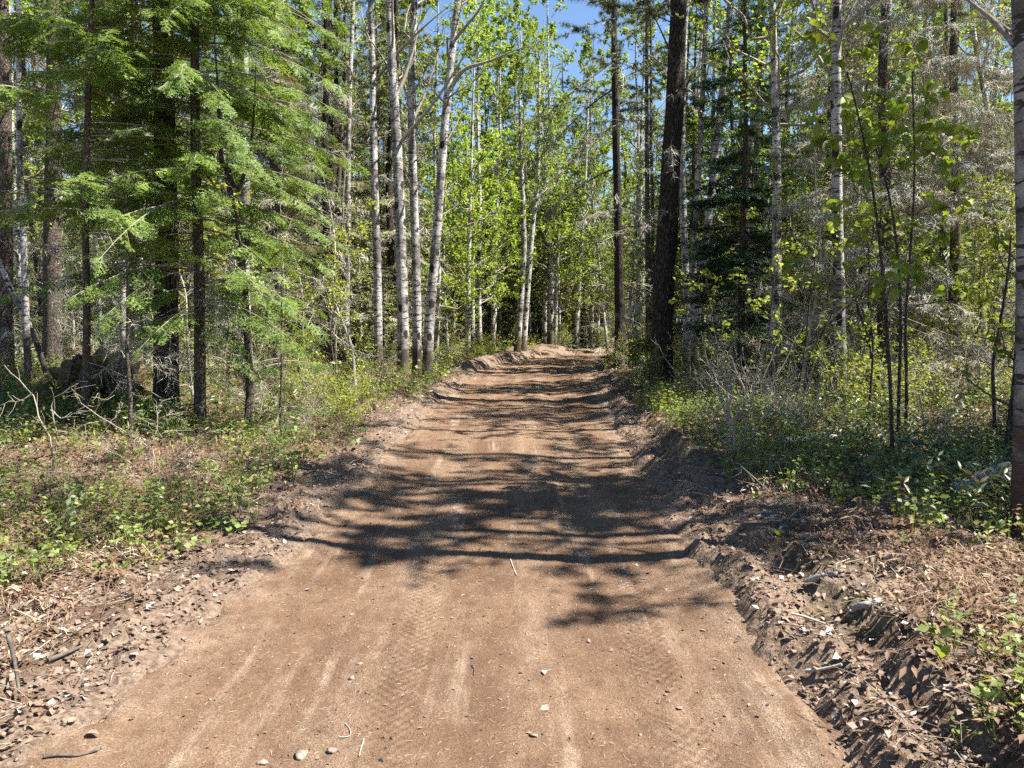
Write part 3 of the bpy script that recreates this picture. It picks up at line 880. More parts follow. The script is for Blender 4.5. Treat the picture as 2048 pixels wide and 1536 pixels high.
# --- left: the large dark spruce, the fir that fills the corner, and their company
rng = np.random.default_rng(11)
def build_left_group():
    # thick dark spruce
    b, P = stem_path([(332, 858), (330, 600), (326, 300), (322, 0)], 10.7, 13, rng=rng)
    r = root('spruce_tree', 'thick dark-barked spruce trunk rising among pale green fir boughs', 'tree', b); pin(b)
    R = radii(P, 0.175, 13)
    br, cr, dd = conifer(rng, P, R, 3.6, 12.6, 90, 2.0, SPRAY_MID, per=20, spray=(.25, .45), dead=40, e0=(-12, 10), twig_temps=TWIGS_FINE)
    plant_kids(r, trunk_geo(P, R, 14, .07, rng), 'pine_bark', br, 'limb', cr, 'fir_mid', dd)
    # the pale fir
    b, P = stem_path([(400, 856), (397, 500), (392, 250), (388, 0)], 10.0, 11, rng=rng)
    r = root('fir_tree', 'broad fir with layered pale green boughs reaching to the road', 'tree', b); pin(b)
    R = radii(P, 0.078, 11)
    br, cr, dd = conifer(rng, P, R, 1.35, 10.8, 215, 2.35, SPRAY_HI, shape=.45, per=20, spray=(.19, .42), dead=10, e0=(-4, 16), droop=.46, tip=.08,
                         twig_temps=TWIGS_FINE, az=roadside(-0.25, .45), br_r=.015, low=.35, hang=(.2, .75))
    plant_kids(r, trunk_geo(P, R, 10, .04, rng), 'fir_bark', br, 'limb', cr, 'fir_light', dd)
    # second fir further from the road
    b, P = stem_path([(168, 800), (170, 500), (176, 250), (180, 0)], 9.3, 8.6, rng=rng)
    r = root('fir_tree', 'slim fir with pale boughs over the mossy root mound', 'tree', b); pin(b)
    R = radii(P, 0.05, 8.6)
    br, cr, dd = conifer(rng, P, R, 2.3, 8.4, 120, 2.0, SPRAY_HI, shape=.4, per=18, spray=(.20, .44), dead=6, e0=(-2, 18), twig_temps=TWIGS_FINE, br_r=.012, low=.35, hang=(.2, .75))
    plant_kids(r, trunk_geo(P, R, 8, .04, rng), 'fir_bark', br, 'limb', cr, 'fir_light', dd)
    b, P = stem_path([(262, 800), (262, 600), (264, 300), (266, 0)], 12.2, 11.5, rng=rng)
    r = root('fir_tree', 'tall fir with pale boughs just behind the thick dark spruce', 'tree', b); pin(b)
    R = radii(P, 0.07, 11.5)
    br, cr, dd = conifer(rng, P, R, 3.0, 11.3, 120, 2.1, SPRAY_MID, shape=.45, per=18, spray=(.2, .42), dead=16, e0=(-4, 16), twig_temps=TWIGS_FINE, hang=(.2, .7))
    plant_kids(r, trunk_geo(P, R, 8, .04, rng), 'fir_bark', br, 'limb', cr, 'fir_light', dd)
    # small fir with drooping boughs close to the ground
    b, P = stem_path([(262, 905), (258, 700), (256, 560)], 8.8, 3.0, rng=rng)
    r = root('fir_sapling', 'young fir with drooping green boughs at the thick spruce foot', 'tree', b); pin(b)
    R = radii(P, 0.028, 3.0)
    br, cr, dd = conifer(rng, P, R, .9, 2.9, 10, .75, SPRAY_HI, shape=.6, per=7, spray=(.16, .3), e0=(-8, 12), br_r=.008)
    plant_kids(r, trunk_geo(P, R, 6, .03, rng), 'fir_bark', br, 'limb', cr, 'fir_mid', dd)
    b, P = stem_path([(560, 860), (562, 760), (565, 640)], 9.8, 2.2, rng=rng)
    r = root('fir_sapling', 'knee-high dark fir seedling beside the forked dark sapling', 'tree', b); pin(b)
    R = radii(P, 0.02, 2.2)
    br, cr, dd = conifer(rng, P, R, .15, 2.1, 22, .85, SPRAY_HI, shape=.6, per=9, spray=(.14, .28), e0=(-8, 12), br_r=.007)
    plant_kids(r, trunk_geo(P, R, 6, .03, rng), 'fir_bark', br, 'limb', cr, 'fir_mid', dd)
    # forked dark sapling
    b, P = stem_path([(494, 872), (496, 700), (489, 580), (478, 470), (462, 395)], 9.7, 3.4, rng=rng)
    P = P[P[:, 2] < 3.45]
    r = root('forked_sapling', 'dark crooked sapling forked at head height in front of birch', 'tree', b); pin(b)
    R = np.linspace(.055, .036, len(P))
    t = trunk_geo(P, R, 8, .05, rng)
    tw = b + P[-1]
    brs, crs = decid(rng, P, R, .55, .95, 6, 1.2, (20, 50), 6, 6, .045, (LEAF,), limbs_out=(lo := []))
    plant_kids(r, t, 'dark_bark', brs, 'dark_limb', crs, 'young_leaf', limbs=lo)
    limb_child(r, b, [tw, px(450, 360, 9.7), px(440, 300, 9.6), px(436, 180, 9.5), px(428, 60, 9.5)], .034, 'dark_bark')
    limb_child(r, b, [tw, px(472, 400, 9.7), px(490, 350, 9.75), px(506, 270, 9.8), px(512, 120, 9.8)], .03, 'dark_bark')
M['dark_bark'] = bark_dark('dark_bark', (0.055, 0.045, 0.037), (0.125, 0.104, 0.086), 0.4, 40, 0.4)
build_left_group()

def white_stem(name, label, pts, d, r0, H, seed, bark='birch_bark', leafy=True, limbs=(), t0=.45, nl=12, Lmax=2.4, leafm='aspen_leaf', limbm='limb', nlv=13, size=.055, group=None, lean_depth=0.0, el=(25, 60), ntw=8):
    rg = np.random.default_rng(seed)
    b, P = stem_path(pts, d, H, depth=lean_depth, rng=rg)
    r = root(name, label, 'tree', b, group); pin(b)
    R = radii(P, r0 * .88, H, .6)
    br = cr = None; lo = []
    if leafy:
        br, cr = decid(rg, P, R, t0, .98, nl, Lmax, el, ntw, nlv, size, limbs_out=lo)
    plant_kids(r, trunk_geo(P, R, 12, .035, rg), bark, br, limbm, cr, leafm, limbs=lo)
    for pts_, rr, m_ in limbs:
        limb_child(r, b, [px(u, v, d + dd_) for u, v, dd_ in pts_], rr, m_)
    return r

def build_birches():
    # the clump left of the road
    white_stem('birch_tree', 'straight birch trunk standing a little apart at the clump edge', [(757, 745), (755, 600), (752, 430), (745, 200), (741, 0)], 21.0, .14, 16, 21,
               limbs=[([(752, 160, 0), (790, 110, -.3), (840, 60, -.6), (900, 10, -.8)], .05, 'limb')])
    white_stem('birch_tree', 'birch with black-scarred trunk in the middle of the roadside clump', [(806, 748), (806, 600), (800, 400), (790, 220), (778, 0)], 20.5, .18, 17, 22,
               limbs=[([(796, 290, 0), (840, 240, -.5), (880, 190, -.9), (930, 110, -1.2), (960, 40, -1.4)], .055, 'pale_limb'),
                      ([(790, 200, 0), (812, 150, .2), (835, 70, .4), (845, 0, .5)], .06, 'limb')])
    white_stem('birch_tree', 'upright white birch touching the leaning birch at its foot', [(833, 730), (834, 600), (828, 400), (822, 200), (830, 0)], 21.5, .155, 16, 23,
               limbs=[([(826, 240, 0), (850, 190, .3), (872, 120, .5), (890, 40, .7)], .045, 'limb'), ([(820, 210, 0), (806, 160, .2), (796, 90, .3)], .04, 'limb')])
    white_stem('birch_tree', 'leaning birch at the road edge with a long arching limb', [(853, 725), (860, 620), (876, 440), (890, 240), (902, 120), (916, 0)], 21.2, .165, 16, 24,
               limbs=[([(894, 190, 0), (925, 135, -.3), (965, 128, -.8), (1005, 112, -1.2), (1035, 96, -1.5), (1062, 92, -1.7)], .065, 'pale_limb'),
                      ([(885, 300, 0), (905, 262, .2), (930, 215, .5)], .03, 'limb'), ([(880, 232, 0), (900, 224, .4), (930, 222, .9)], .02, 'limb'),
                      ([(902, 90, 0), (925, 60, -.2), (960, 20, -.5), (985, -40, -.7)], .05, 'limb')])
    white_stem('birch_tree', 'grey slim birch behind the roadside clump with patchy bark', [(690, 740), (694, 560), (696, 400), (700, 200), (706, 0)], 23.5, .12, 15, 25, leafy=True, nl=9)
    # left background birches
    white_stem('birch_tree', 'white birch trunk seen behind the forked dark sapling', [(497, 745), (494, 500), (488, 250), (484, 0)], 13.5, .105, 13, 26)
    white_stem('birch_tree', 'short white birch pole behind the mossy mound', [(245, 748), (244, 600), (240, 420), (236, 200)], 13.0, .065, 9, 27, nl=8, Lmax=1.6)
    white_stem('birch_tree', 'thin white birch pole beside the mossy mound', [(203, 730), (199, 620), (190, 450), (180, 180)], 13.6, .045, 8, 28, nl=7, Lmax=1.4)
    white_stem('leaning_birch', 'pale bare birch stem leaning hard over the leaf bank', [(101, 738), (60, 650), (20, 575), (-10, 500), (-60, 380)], 12.5, .05, 5.2, 29, leafy=False)
    white_stem('birch_tree', 'pale grey pole of a birch crossing the leaning stem', [(56, 742), (48, 600), (44, 400), (40, 150), (38, 0)], 12.2, .06, 11, 30, nl=9, Lmax=1.8, limbs=())
    # the forked birch at the bend
    white_stem('birch_tree', 'bright white birch at the bend with fresh leafy crown', [(1034, 702), (1040, 620), (1048, 500), (1046, 400), (1042, 300)], 37.5, .20, 13.5, 31, t0=.52, nl=15, Lmax=3.0, nlv=22, size=.075, leafm='maple_leaf')
    white_stem('aspen_tree', 'grey-white aspen twin leaning away from the birch at the bend', [(1046, 700), (1056, 560), (1066, 440), (1076, 360), (1078, 200)], 38.0, .19, 15, 32, 'aspen_bark', t0=.46, nl=22, Lmax=3.4, nlv=26, size=.08, leafm='maple_leaf')
    # right: cluster behind the big pine
    white_stem('birch_tree', 'sunlit birch hugging the big dark pine', [(1374, 735), (1373, 600), (1366, 420), (1364, 200), (1372, 0)], 17.6, .105, 15, 33)
    white_stem('birch_tree', 'sunlit birch stem leaning out of the right-side clump', [(1386, 745), (1394, 600), (1412, 480), (1432, 330), (1452, 120), (1462, 0)], 17.9, .12, 15, 34)
    white_stem('birch_tree', 'middle birch of the clump beside the big dark pine', [(1380, 740), (1384, 640), (1388, 520), (1400, 330), (1410, 100)], 18.3, .10, 14, 35)
    white_stem('birch_tree', 'lone thin birch behind the dark fir by the road', [(1556, 745), (1560, 600), (1562, 400), (1575, 150), (1590, 0)], 19.0, .06, 13, 36, nl=9)
    # the big birch at the frame's edge
    white_stem('old_birch_tree', 'large old birch with rough grey bark and red-brown foot', [(2056, 1098), (2058, 900), (2062, 650), (2062, 400), (2052, 200), (2042, 0)], 4.95, .108, 13, 37, 'old_birch_bark', t0=.62, nl=8, Lmax=2.0, nlv=4,
               limbs=[([(2030, 90, 0), (2005, 60, .1), (1975, 30, .2), (1935, 0, .3), (1890, -40, .4)], .022, 'limb'), ([(2028, 68, 0), (1990, 38, .2), (1935, 34, .4)], .01, 'limb')])
    # small pale poles
    white_stem('aspen_tree', 'slender pale aspen leaning beside the grey lichen spruce', [(1505, 760), (1520, 560), (1545, 300), (1575, 120), (1600, 0)], 22.5, .07, 14, 38, 'aspen_bark', nl=9)
build_birches()

def build_pines():
    rg = np.random.default_rng(41)
    # the big pine
    b, P = stem_path([(1322, 792), (1325, 620), (1338, 400), (1350, 200), (1358, 0)], 16.0, 17, rng=rg)
    r = root('pine_tree', 'big dark pine trunk standing alone at the road edge', 'tree', b); pin(b)
    R = radii(P, .235, 17, .7)
    br, cr, dd = conifer(rg, P, R, 7.0, 16.8, 64, 2.5, TUFT, per=32, spray=(.13, .18), dead=10, e0=(0, 30), twig_temps=TWIGS)
    plant_kids(r, trunk_geo(P, R, 18, .10, rg, .25), 'pine_bark', br, 'dark_limb', cr, 'pine_needle', dd)
    for pts in ([(1352, 230, 0), (1390, 130, .3), (1420, 125, .6), (1455, 130, .8)], [(1348, 130, 0), (1335, 90, -.3), (1312, 40, -.6), (1290, 0, -.9)], [(1345, 290, 0), (1375, 190, .3), (1400, 190, .5)]):
        limb_child(r, b, [px(u, v, 16 + d_) for u, v, d_ in pts], .03, 'dark_limb')
    # the slim pine with drooping limbs
    b, P = stem_path([(1240, 715), (1238, 560), (1236, 400), (1230, 200), (1227, 0)], 23.5, 17, rng=rg)
    r = root('pine_tree', 'slim dark pine with long bare drooping limbs over the road', 'tree', b); pin(b)
    R = radii(P, .15, 17, .7)
    br, cr, dd = conifer(rg, P, R, 8.0, 16.8, 46, 2.6, TUFT, per=30, spray=(.13, .19), dead=30, e0=(0, 30))
    plant_kids(r, trunk_geo(P, R, 12, .08, rg), 'pine_bark', br, 'dark_limb', cr, 'pine_needle', dd)
    drop = [[(1230, 120), (1190, 150), (1130, 195), (1062, 262)], [(1232, 175), (1185, 205), (1120, 270), (1052, 345)], [(1234, 250), (1190, 270), (1130, 335), (1075, 400)],
            [(1235, 335), (1195, 350), (1150, 380), (1095, 430)], [(1236, 420), (1210, 425), (1165, 440)], [(1234, 215), (1262, 200), (1300, 215), (1335, 240)]]
    for i, pl in enumerate(drop):
        dep = [-.4, .3, -.8, .5, -.2, .3][i]
        pts = [px(u, v, 23.5 + dep * k) for k, (u, v) in enumerate(pl)]
        lb = limb_child(r, b, pts, .03, 'dark_limb')
        g = Geo(); Q = resample(np.array(pts) - b, 14)
        n = 46; t = rg.uniform(.2, 1, n); pos = along(Q, t)
        dd_ = norm(Q[-1] - Q[0])[None] + rg.normal(size=(n, 3)) * .6
        scatter_many(g, TWIGS_LO, dd_, np.array([0, 0, 1.0]) + rg.normal(size=(n, 3)) * .4, rg.uniform(.25, .6, n), pos, rg)
        tag(obj('twigs', g.mesh('twigs', M['grey_twig']), lb), None, kind='stuff')
        if i < 4:
            g = Geo(); n = 70; pos = along(Q, rg.uniform(.35, 1, n)) + rg.normal(size=(n, 3)) * .13
            scatter_many(g, TUFT, rand_unit(rg, n), rand_unit(rg, n), rg.uniform(.1, .16, n), pos, rg)
            obj('needles', g.mesh('needles', M['pine_needle']), lb)
    # twin thin trunks between them
    for k, (u, v, d, lab) in enumerate([(1297, 700, 25, 'thin reddish pine trunk behind the big dark pine'), (1306, 690, 26.5, 'thinner of two pine poles behind the big dark pine')]):
        b, P = stem_path([(u, v), (u - 1, 500), (u - 3, 200), (u - 4, 0)], d, 15, rng=rg)
        r = root('pine_tree', lab, 'tree', b); pin(b)
        R = radii(P, .10 - .02 * k, 15, .7)
        br, cr, dd = conifer(rg, P, R, 7.5, 14.8, 34, 1.8, TUFT, per=26, spray=(.13, .18), dead=22, e0=(0, 25))
        plant_kids(r, trunk_geo(P, R, 10, .06, rg), 'spruce_bark', br, 'dark_limb', cr, 'pine_needle', dd)
    # dark fir by the road
    b, P = stem_path([(1481, 775), (1484, 600), (1488, 400), (1490, 200), (1491, 40)], 15.5, 9.6, rng=rg)
    r = root('fir_tree', 'dark green shaded fir with long drooping boughs beside the clump', 'tree', b); pin(b)
    R = radii(P, .085, 9.6)
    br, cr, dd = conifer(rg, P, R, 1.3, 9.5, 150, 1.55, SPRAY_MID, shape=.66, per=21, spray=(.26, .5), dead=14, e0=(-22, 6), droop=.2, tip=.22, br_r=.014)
    plant_kids(r, trunk_geo(P, R, 8, .04, rg), 'fir_bark', br, 'dark_limb', cr, 'fir_shaded', dd)
    # grey lichen spruces
    for (u, v, d, H, Lm, lab, nb) in [(1768, 790, 13.0, 11.0, 2.2, 'tall half-dead spruce wrapped in grey lichened twigs behind the saplings', 120), (1905, 770, 15.0, 12.5, 2.1, 'second grey twiggy spruce standing toward the old birch', 100),
                                      (1660, 760, 18.0, 12.0, 1.9, 'slim grey-twigged spruce beyond the dark fir', 80)]:
        b, P = stem_path([(u, v), (u + 2, 500), (u - 2, 200), (u + 3, 0)], d, H, rng=rg)
        r = root('spruce_tree', lab, 'tree', b); pin(b)
        R = radii(P, .115, H)
        br, cr, dd = conifer(rg, P, R, 1.0, H - .2, nb, Lm, TWIGS, shape=.5, per=23, spray=(.36, .78), e0=(-28, -2), droop=.16, tip=.2, br_r=.012)
        kids = plant_kids(r, trunk_geo(P, R, 10, .06, rg), 'spruce_bark', br, 'limb', cr, 'grey_twig', None, 'trunk', 'lichened_twigs')
        g = Geo(); n = 170
        z = rg.uniform(2.5, H, n); a = rg.uniform(0, 2 * pi, n); rr = Lm * (1 - z / H) ** .5 * rg.uniform(.3, 1, n)
        pos = np.stack([np.cos(a) * rr, np.sin(a) * rr, z - .25 * rr], 1)
        scatter_many(g, SPRAY_MID, np.stack([np.cos(a), np.sin(a), -.3 + 0 * a], 1), np.array([0, 0, 1.0]) + rg.normal(size=(n, 3)) * .3, rg.uniform(.15, .35, n), pos, rg)
        obj('crown', g.mesh('crown', M['lichen_needle']), r)
        tag(kids[-1], None, kind='stuff')
    # rough grey trunks on the rise at the left
    for (u, v, d, r0, lab) in [(103, 672, 16.0, .19, 'stout grey spruce trunk on the rise behind the leaning birch'), (2, 640, 13.5, .15, 'dark spruce trunk half out of sight beside the pale birch pole')]:
        b, P = stem_path([(u, v), (u + 2, 500), (u + 3, 200), (u + 2, 0)], d, 15, rng=rg)
        r = root('spruce_tree', lab, 'tree', b); pin(b)
        R = radii(P, r0, 15)
        br, cr, dd = conifer(rg, P, R, 4.5, 14.8, 60, 1.9, SPRAY_MID, per=14, spray=(.25, .45), dead=12, e0=(-15, 10), twig_temps=TWIGS)
        plant_kids(r, trunk_geo(P, R, 14, .07, rg), 'spruce_bark', br, 'limb', cr, 'fir_mid', dd)
build_pines()

# --- three-stemmed maple and other slim saplings on the right
def build_saplings():
    rg = np.random.default_rng(61)
    stems = [([(1789, 968), (1788, 880), (1786, 780), (1776, 620), (1764, 480), (1745, 340), (1722, 230), (1698, 140)], 7.1, .026, 'straightest of three dark maple saplings by the fallen wood'),
             ([(1800, 905), (1800, 800), (1806, 640), (1800, 520), (1788, 420), (1768, 330), (1730, 230)], 8.2, .028, 'dark maple sapling crossing behind its straight neighbour'),
             ([(1815, 896), (1818, 780), (1814, 640), (1826, 500), (1834, 350), (1832, 240), (1828, 130)], 8.4, .027, 'bowed dark maple sapling with bright leaves high up')]
    for pts, d, r0, lab in stems:
        b, P = stem_path(pts, d, 0.1, 24, rng=rg)
        r = root('maple_sapling', lab, 'tree', b); pin(b)
        R = np.linspace(r0, r0 * .35, len(P)) * .8
        br, cr = decid(rg, P, R, .45, 1.0, 13, .95, (5, 45), 4, 5, .105, (MAPLE,), .05, .3, .10, 3, twig_r=.0025, limbs_out=(lo := []))
        plant_kids(r, trunk_geo(P, R, 7, .05, rg, .2), 'dark_bark', br, 'dark_limb', cr, 'maple_leaf', limbs=lo)
    more = [([(1600, 690), (1650, 650), (1710, 600), (1768, 540), (1800, 490)], 10.5, .03, 'dark dead stem slanting across the grey spruce', 0),
            ([(1738, 845), (1745, 760), (1750, 690), (1738, 610), (1742, 540), (1735, 440)], 9.5, .018, 'crooked thin stem snaking up before the grey spruce', 3),
            ([(1992, 880), (1990, 800), (1984, 740), (2003, 640), (2016, 560), (2024, 470)], 8.0, .024, 'dark crooked sapling bending toward the old birch', 5),
            ([(2010, 885), (2028, 780), (2036, 640), (2042, 500)], 7.0, .035, 'black leaning sapling pressed close to the old birch', 4),
            ([(1577, 900), (1595, 800), (1612, 690), (1625, 560), (1640, 470)], 9.8, .016, 'thin upright sapling with few leaves near the fallen pole', 4),
            ([(1466, 840), (1450, 760), (1430, 680), (1410, 560)], 11.5, .016, 'thin bent sapling in front of the dark fir', 4),
            ([(1530, 880), (1520, 790), (1535, 680), (1548, 560), (1552, 460)], 11.0, .014, 'slender sapling with leafy tip before the dark fir', 5)]
    for pts, d, r0, lab, nlf in more:
        b, P = stem_path(pts, d, 0.1, 20, rng=rg)
        r = root('sapling', lab, 'tree', b); pin(b)
        R = np.linspace(r0, r0 * .4, len(P))
        lo = []
        br, cr = decid(rg, P, R, .3, 1.0, 10, .8, (5, 50), 4, nlf, .06, (LEAF,), .05, .3, .10, 3, twig_r=.0025, limbs_out=lo)
        plant_kids(r, trunk_geo(P, R, 6, .05, rg, .1), 'dark_bark', br, 'dark_limb', cr, 'young_leaf', limbs=lo)
build_saplings()

# ------------------------------------------------------------------ the wood behind: kinds of tree, then many of each
PROTO = {}
def proto(kind, name, cat, trunk, bark, br, brm, crown, crm, dead=None, crown_name='crown'):
    r = root(name, '', cat, (0, 0, 0))
    kids = plant_kids(r, trunk, bark, br, brm, crown, crm, dead, 'trunk', crown_name)
    PROTO.setdefault(kind, []).append({'root': r, 'kids': kids})

def build_protos():
    rg = np.random.default_rng(77)
    for i in range(4):      # tall birches, leafy above
        H = rg.uniform(14, 17); P, R = straight(H, rg.uniform(.085, .14), rg, (rg.uniform(-.8, .8), rg.uniform(-.5, .5)))
        br, cr = decid(rg, P, R, .34, .98, 22, 2.6, (15, 60), 8, 13, .085)
        proto('birch', 'birch_tree', 'tree', trunk_geo(P, R, 8, .04, rg), 'birch_bark', br, 'limb', cr, 'aspen_leaf')
    for i in range(3):      # aspens in fresh leaf from low down
        H = rg.uniform(11, 14.5); P, R = straight(H, rg.uniform(.07, .12), rg, (rg.uniform(-.6, .6), rg.uniform(-.5, .5)))
        br, cr = decid(rg, P, R, .16, .99, 34, 2.4, (10, 55), 8, 23, .085)
        proto('aspen', 'aspen_tree', 'tree', trunk_geo(P, R, 8, .04, rg), 'aspen_bark', br, 'limb', cr, 'aspen_leaf')
    for i in range(3):      # pines, bare below
        H = rg.uniform(14, 17.5); P, R = straight(H, rg.uniform(.11, .17), rg)
        br, cr, dd = conifer(rg, P, R, H * .45, H - .2, 44, 2.1, TUFT, per=20, spray=(.17, .24), dead=75, e0=(-5, 28))
        proto('pine', 'pine_tree', 'tree', trunk_geo(P, R, 9, .07, rg), 'pine_bark', br, 'dark_limb', cr, 'pine_needle', dd)
    for i in range(3):      # grey lichened spruces
        H = rg.uniform(11, 15); P, R = straight(H, rg.uniform(.09, .14), rg)
        br, cr, dd = conifer(rg, P, R, 1.2, H - .2, 85, 1.6, TWIGS_LO + SPRAY_LO[:1], shape=.55, per=17, spray=(.35, .7), e0=(-25, 5), droop=.2, tip=.2)
        proto('grey_spruce', 'spruce_tree', 'tree', trunk_geo(P, R, 8, .06, rg), 'spruce_bark', br, 'limb', cr, 'lichen_needle')
    for i in range(3):      # green firs
        H = rg.uniform(8, 13); P, R = straight(H, rg.uniform(.07, .12), rg, wob=.02)
        br, cr, dd = conifer(rg, P, R, .8, H - .1, 95, 1.8, SPRAY_LO, shape=.75, per=15, spray=(.28, .58), e0=(-15, 10), droop=.25, tip=.15)
        proto('fir', 'fir_tree', 'tree', trunk_geo(P, R, 8, .05, rg), 'fir_bark', br, 'limb', cr, 'fir_mid')
    for i in range(3):      # young firs
        H = rg.uniform(2, 3.6); P, R = straight(H, .03, rg, wob=.02, sink=.15)
        br, cr, dd = conifer(rg, P, R, .15, H - .05, 46, 1.0, SPRAY_MID, shape=.8, per=9, spray=(.16, .3), e0=(-8, 14), droop=.25, tip=.15, br_r=.007)
        proto('young_fir', 'young_fir', 'tree', trunk_geo(P, R, 6, .03, rg), 'fir_bark', br, 'limb', cr, 'fir_mid')
    for i in range(4):      # leafy saplings
        H = rg.uniform(3, 5.5); P, R = straight(H, .022, rg, (rg.uniform(-.6, .6), rg.uniform(-.6, .6)), .25, sink=.15)
        br, cr = decid(rg, P, R, .12, 1.0, 18, 1.2, (10, 55), 6, 7, .066, (LEAF2,), .1, .4, .12, 3, twig_r=.003)
        proto('sapling', 'leafy_sapling', 'tree', trunk_geo(P, R, 6, .04, rg, .1), 'dark_bark', br, 'dark_limb', cr, 'young_leaf')
    for i in range(5):      # leafy shrubs: many stems from one foot
        br, cr = Geo(), Geo()
        ns = 9
        for k in range(ns):
            a = 2 * pi * k / ns + rg.uniform(-.3, .3); Hs = rg.uniform(.5, 1.25)
            z = np.linspace(-.08, Hs, 9); sp = rg.uniform(.15, .6) * np.clip(z, 0, None) ** 1.2
            P = np.stack([np.cos(a) * sp, np.sin(a) * sp, z], 1) + np.cumsum(rg.normal(size=(9, 3)) * .015, 0) * np.array([1, 1, .2])
            R = np.linspace(.009, .003, 9)
            br.add(*tubes(P, R, 4))
            b2, c2 = decid(rg, P, R, .25, 1.0, 6, .42, (5, 55), 3, (6, 8, 4, 7, 3)[i], (.042, .046, .042, .038, .042)[i], (LEAF2,), .1, .3, .12, 3, twig_r=.002)
            for g_, h_ in ((br, b2), (cr, c2)):
                for V_, F_, R_ in zip(h_.V, h_.Fs, h_.R):
                    pass
            off = br.n
            for V_, F_, R_ in zip(b2.V, b2.Fs, b2.R): 
                br.V.append(V_); br.Fs.append(F_ + off); br.R.append(R_)
            br.n += b2.n
            off = cr.n
            for V_, F_, R_ in zip(c2.V, c2.Fs, c2.R):
                cr.V.append(V_); cr.Fs.append(F_ + off); cr.R.append(R_)
            cr.n += c2.n
        proto('shrub', 'leafy_shrub', 'shrub', None, None, br, 'pale_limb' if i == 4 else 'limb', cr, 'young_leaf', None, 'foliage')
    for i in range(4):      # leafless poles
        H = rg.uniform(3.5, 7); P, R = straight(H, rg.uniform(.018, .035), rg, (rg.uniform(-.9, .9), rg.uniform(-.7, .7)), .2, sink=.15)
        br, cr = decid(rg, P, R, .12, 1.0, 22, 1.0, (-5, 50), 6, 1, .045, (LEAF2,), .05, .3, .1, 3, twig_r=.004)
        proto('bare_pole', 'bare_pole', 'tree', trunk_geo(P, R, 6, .04, rg, .1), 'grey_twig', br, 'grey_twig', cr, 'young_leaf')
    for i in range(3):      # bare twiggy shrubs
        br = Geo()
        for k in range(8):
            a = 2 * pi * k / 8 + rg.uniform(-.4, .4); Hs = rg.uniform(.5, 1.2)
            z = np.linspace(-.08, Hs, 9); sp = rg.uniform(.2, .9) * np.clip(z, 0, None)
            P = np.stack([np.cos(a) * sp, np.sin(a) * sp, z], 1) + np.cumsum(rg.normal(size=(9, 3)) * .02, 0) * np.array([1, 1, .3])
            R = np.linspace(.008, .003, 9)
            br.add(*tubes(P, R, 4), .6)
            b2, _ = decid(rg, P, R, .2, 1.0, 7, .5, (0, 60), 5, 0, .04, (LEAF2,), .05, .3, .1, 3, twig_r=.0025)
            off = br.n
            for V_, F_, R_ in zip(b2.V, b2.Fs, b2.R):
                br.V.append(V_); br.Fs.append(F_ + off); br.R.append(R_)
            br.n += b2.n
        proto('bare_shrub', 'bare_shrub', 'shrub', None, None, br, 'pale_twig', None, None)
build_protos()

KIND_LABEL = {
    'bare_pole': ('thin grey leafless pole sapling standing among the trees', 'bare pole saplings in the undergrowth'),
    'birch': ('tall white-stemmed birch deeper in the wood', 'birches deeper in the wood'),
    'aspen': ('aspen in bright fresh leaf deeper in the wood', 'leafy aspens deeper in the wood'),
    'pine': ('dark pine with bare dead lower branches deeper in the wood', 'pines deeper in the wood'),
    'grey_spruce': ('grey-green lichened spruce deeper in the wood', 'grey spruces deeper in the wood'),
    'fir': ('dense green fir deeper in the wood', 'green firs deeper in the wood'),
    'young_fir': ('waist-high young fir growing in the undergrowth', 'young firs in the undergrowth'),
    'sapling': ('thin leafy sapling growing up through the undergrowth', 'leafy saplings in the undergrowth'),
    'shrub': ('low yellow-green leafy shrub on the forest floor', 'leafy shrubs on the forest floor'),
    'bare_shrub': ('low bare shrub of pale twigs on the forest floor', 'bare twiggy shrubs on the forest floor'),
}
PLACED = []
USED = set()
def place(kind, x, y, rng, sc=1.0, label=None, group=None, tilt=0.03, sink=0.02):
    ps = PROTO[kind]
    i = int(rng.integers(len(ps)))
    p = ps[i]
    lb, gr = KIND_LABEL[kind]
    z = gh(x, y) - sink
    rz = rng.uniform(0, 2 * pi); tl = (rng.normal() * tilt, rng.normal() * tilt)
    if (kind, i) not in USED:
        USED.add((kind, i))
        r = p['root']
        r.location = (x, y, z); r.rotation_euler = (tl[0], tl[1], rz); r.scale = (sc,) * 3
        r['label'] = label or lb; r['group'] = group or gr
    else:
        r = copy_tree(p, (x, y, z), rz, sc, label or lb, group or gr, tl)
    PLACED.append((kind, x, y, r))
    return r

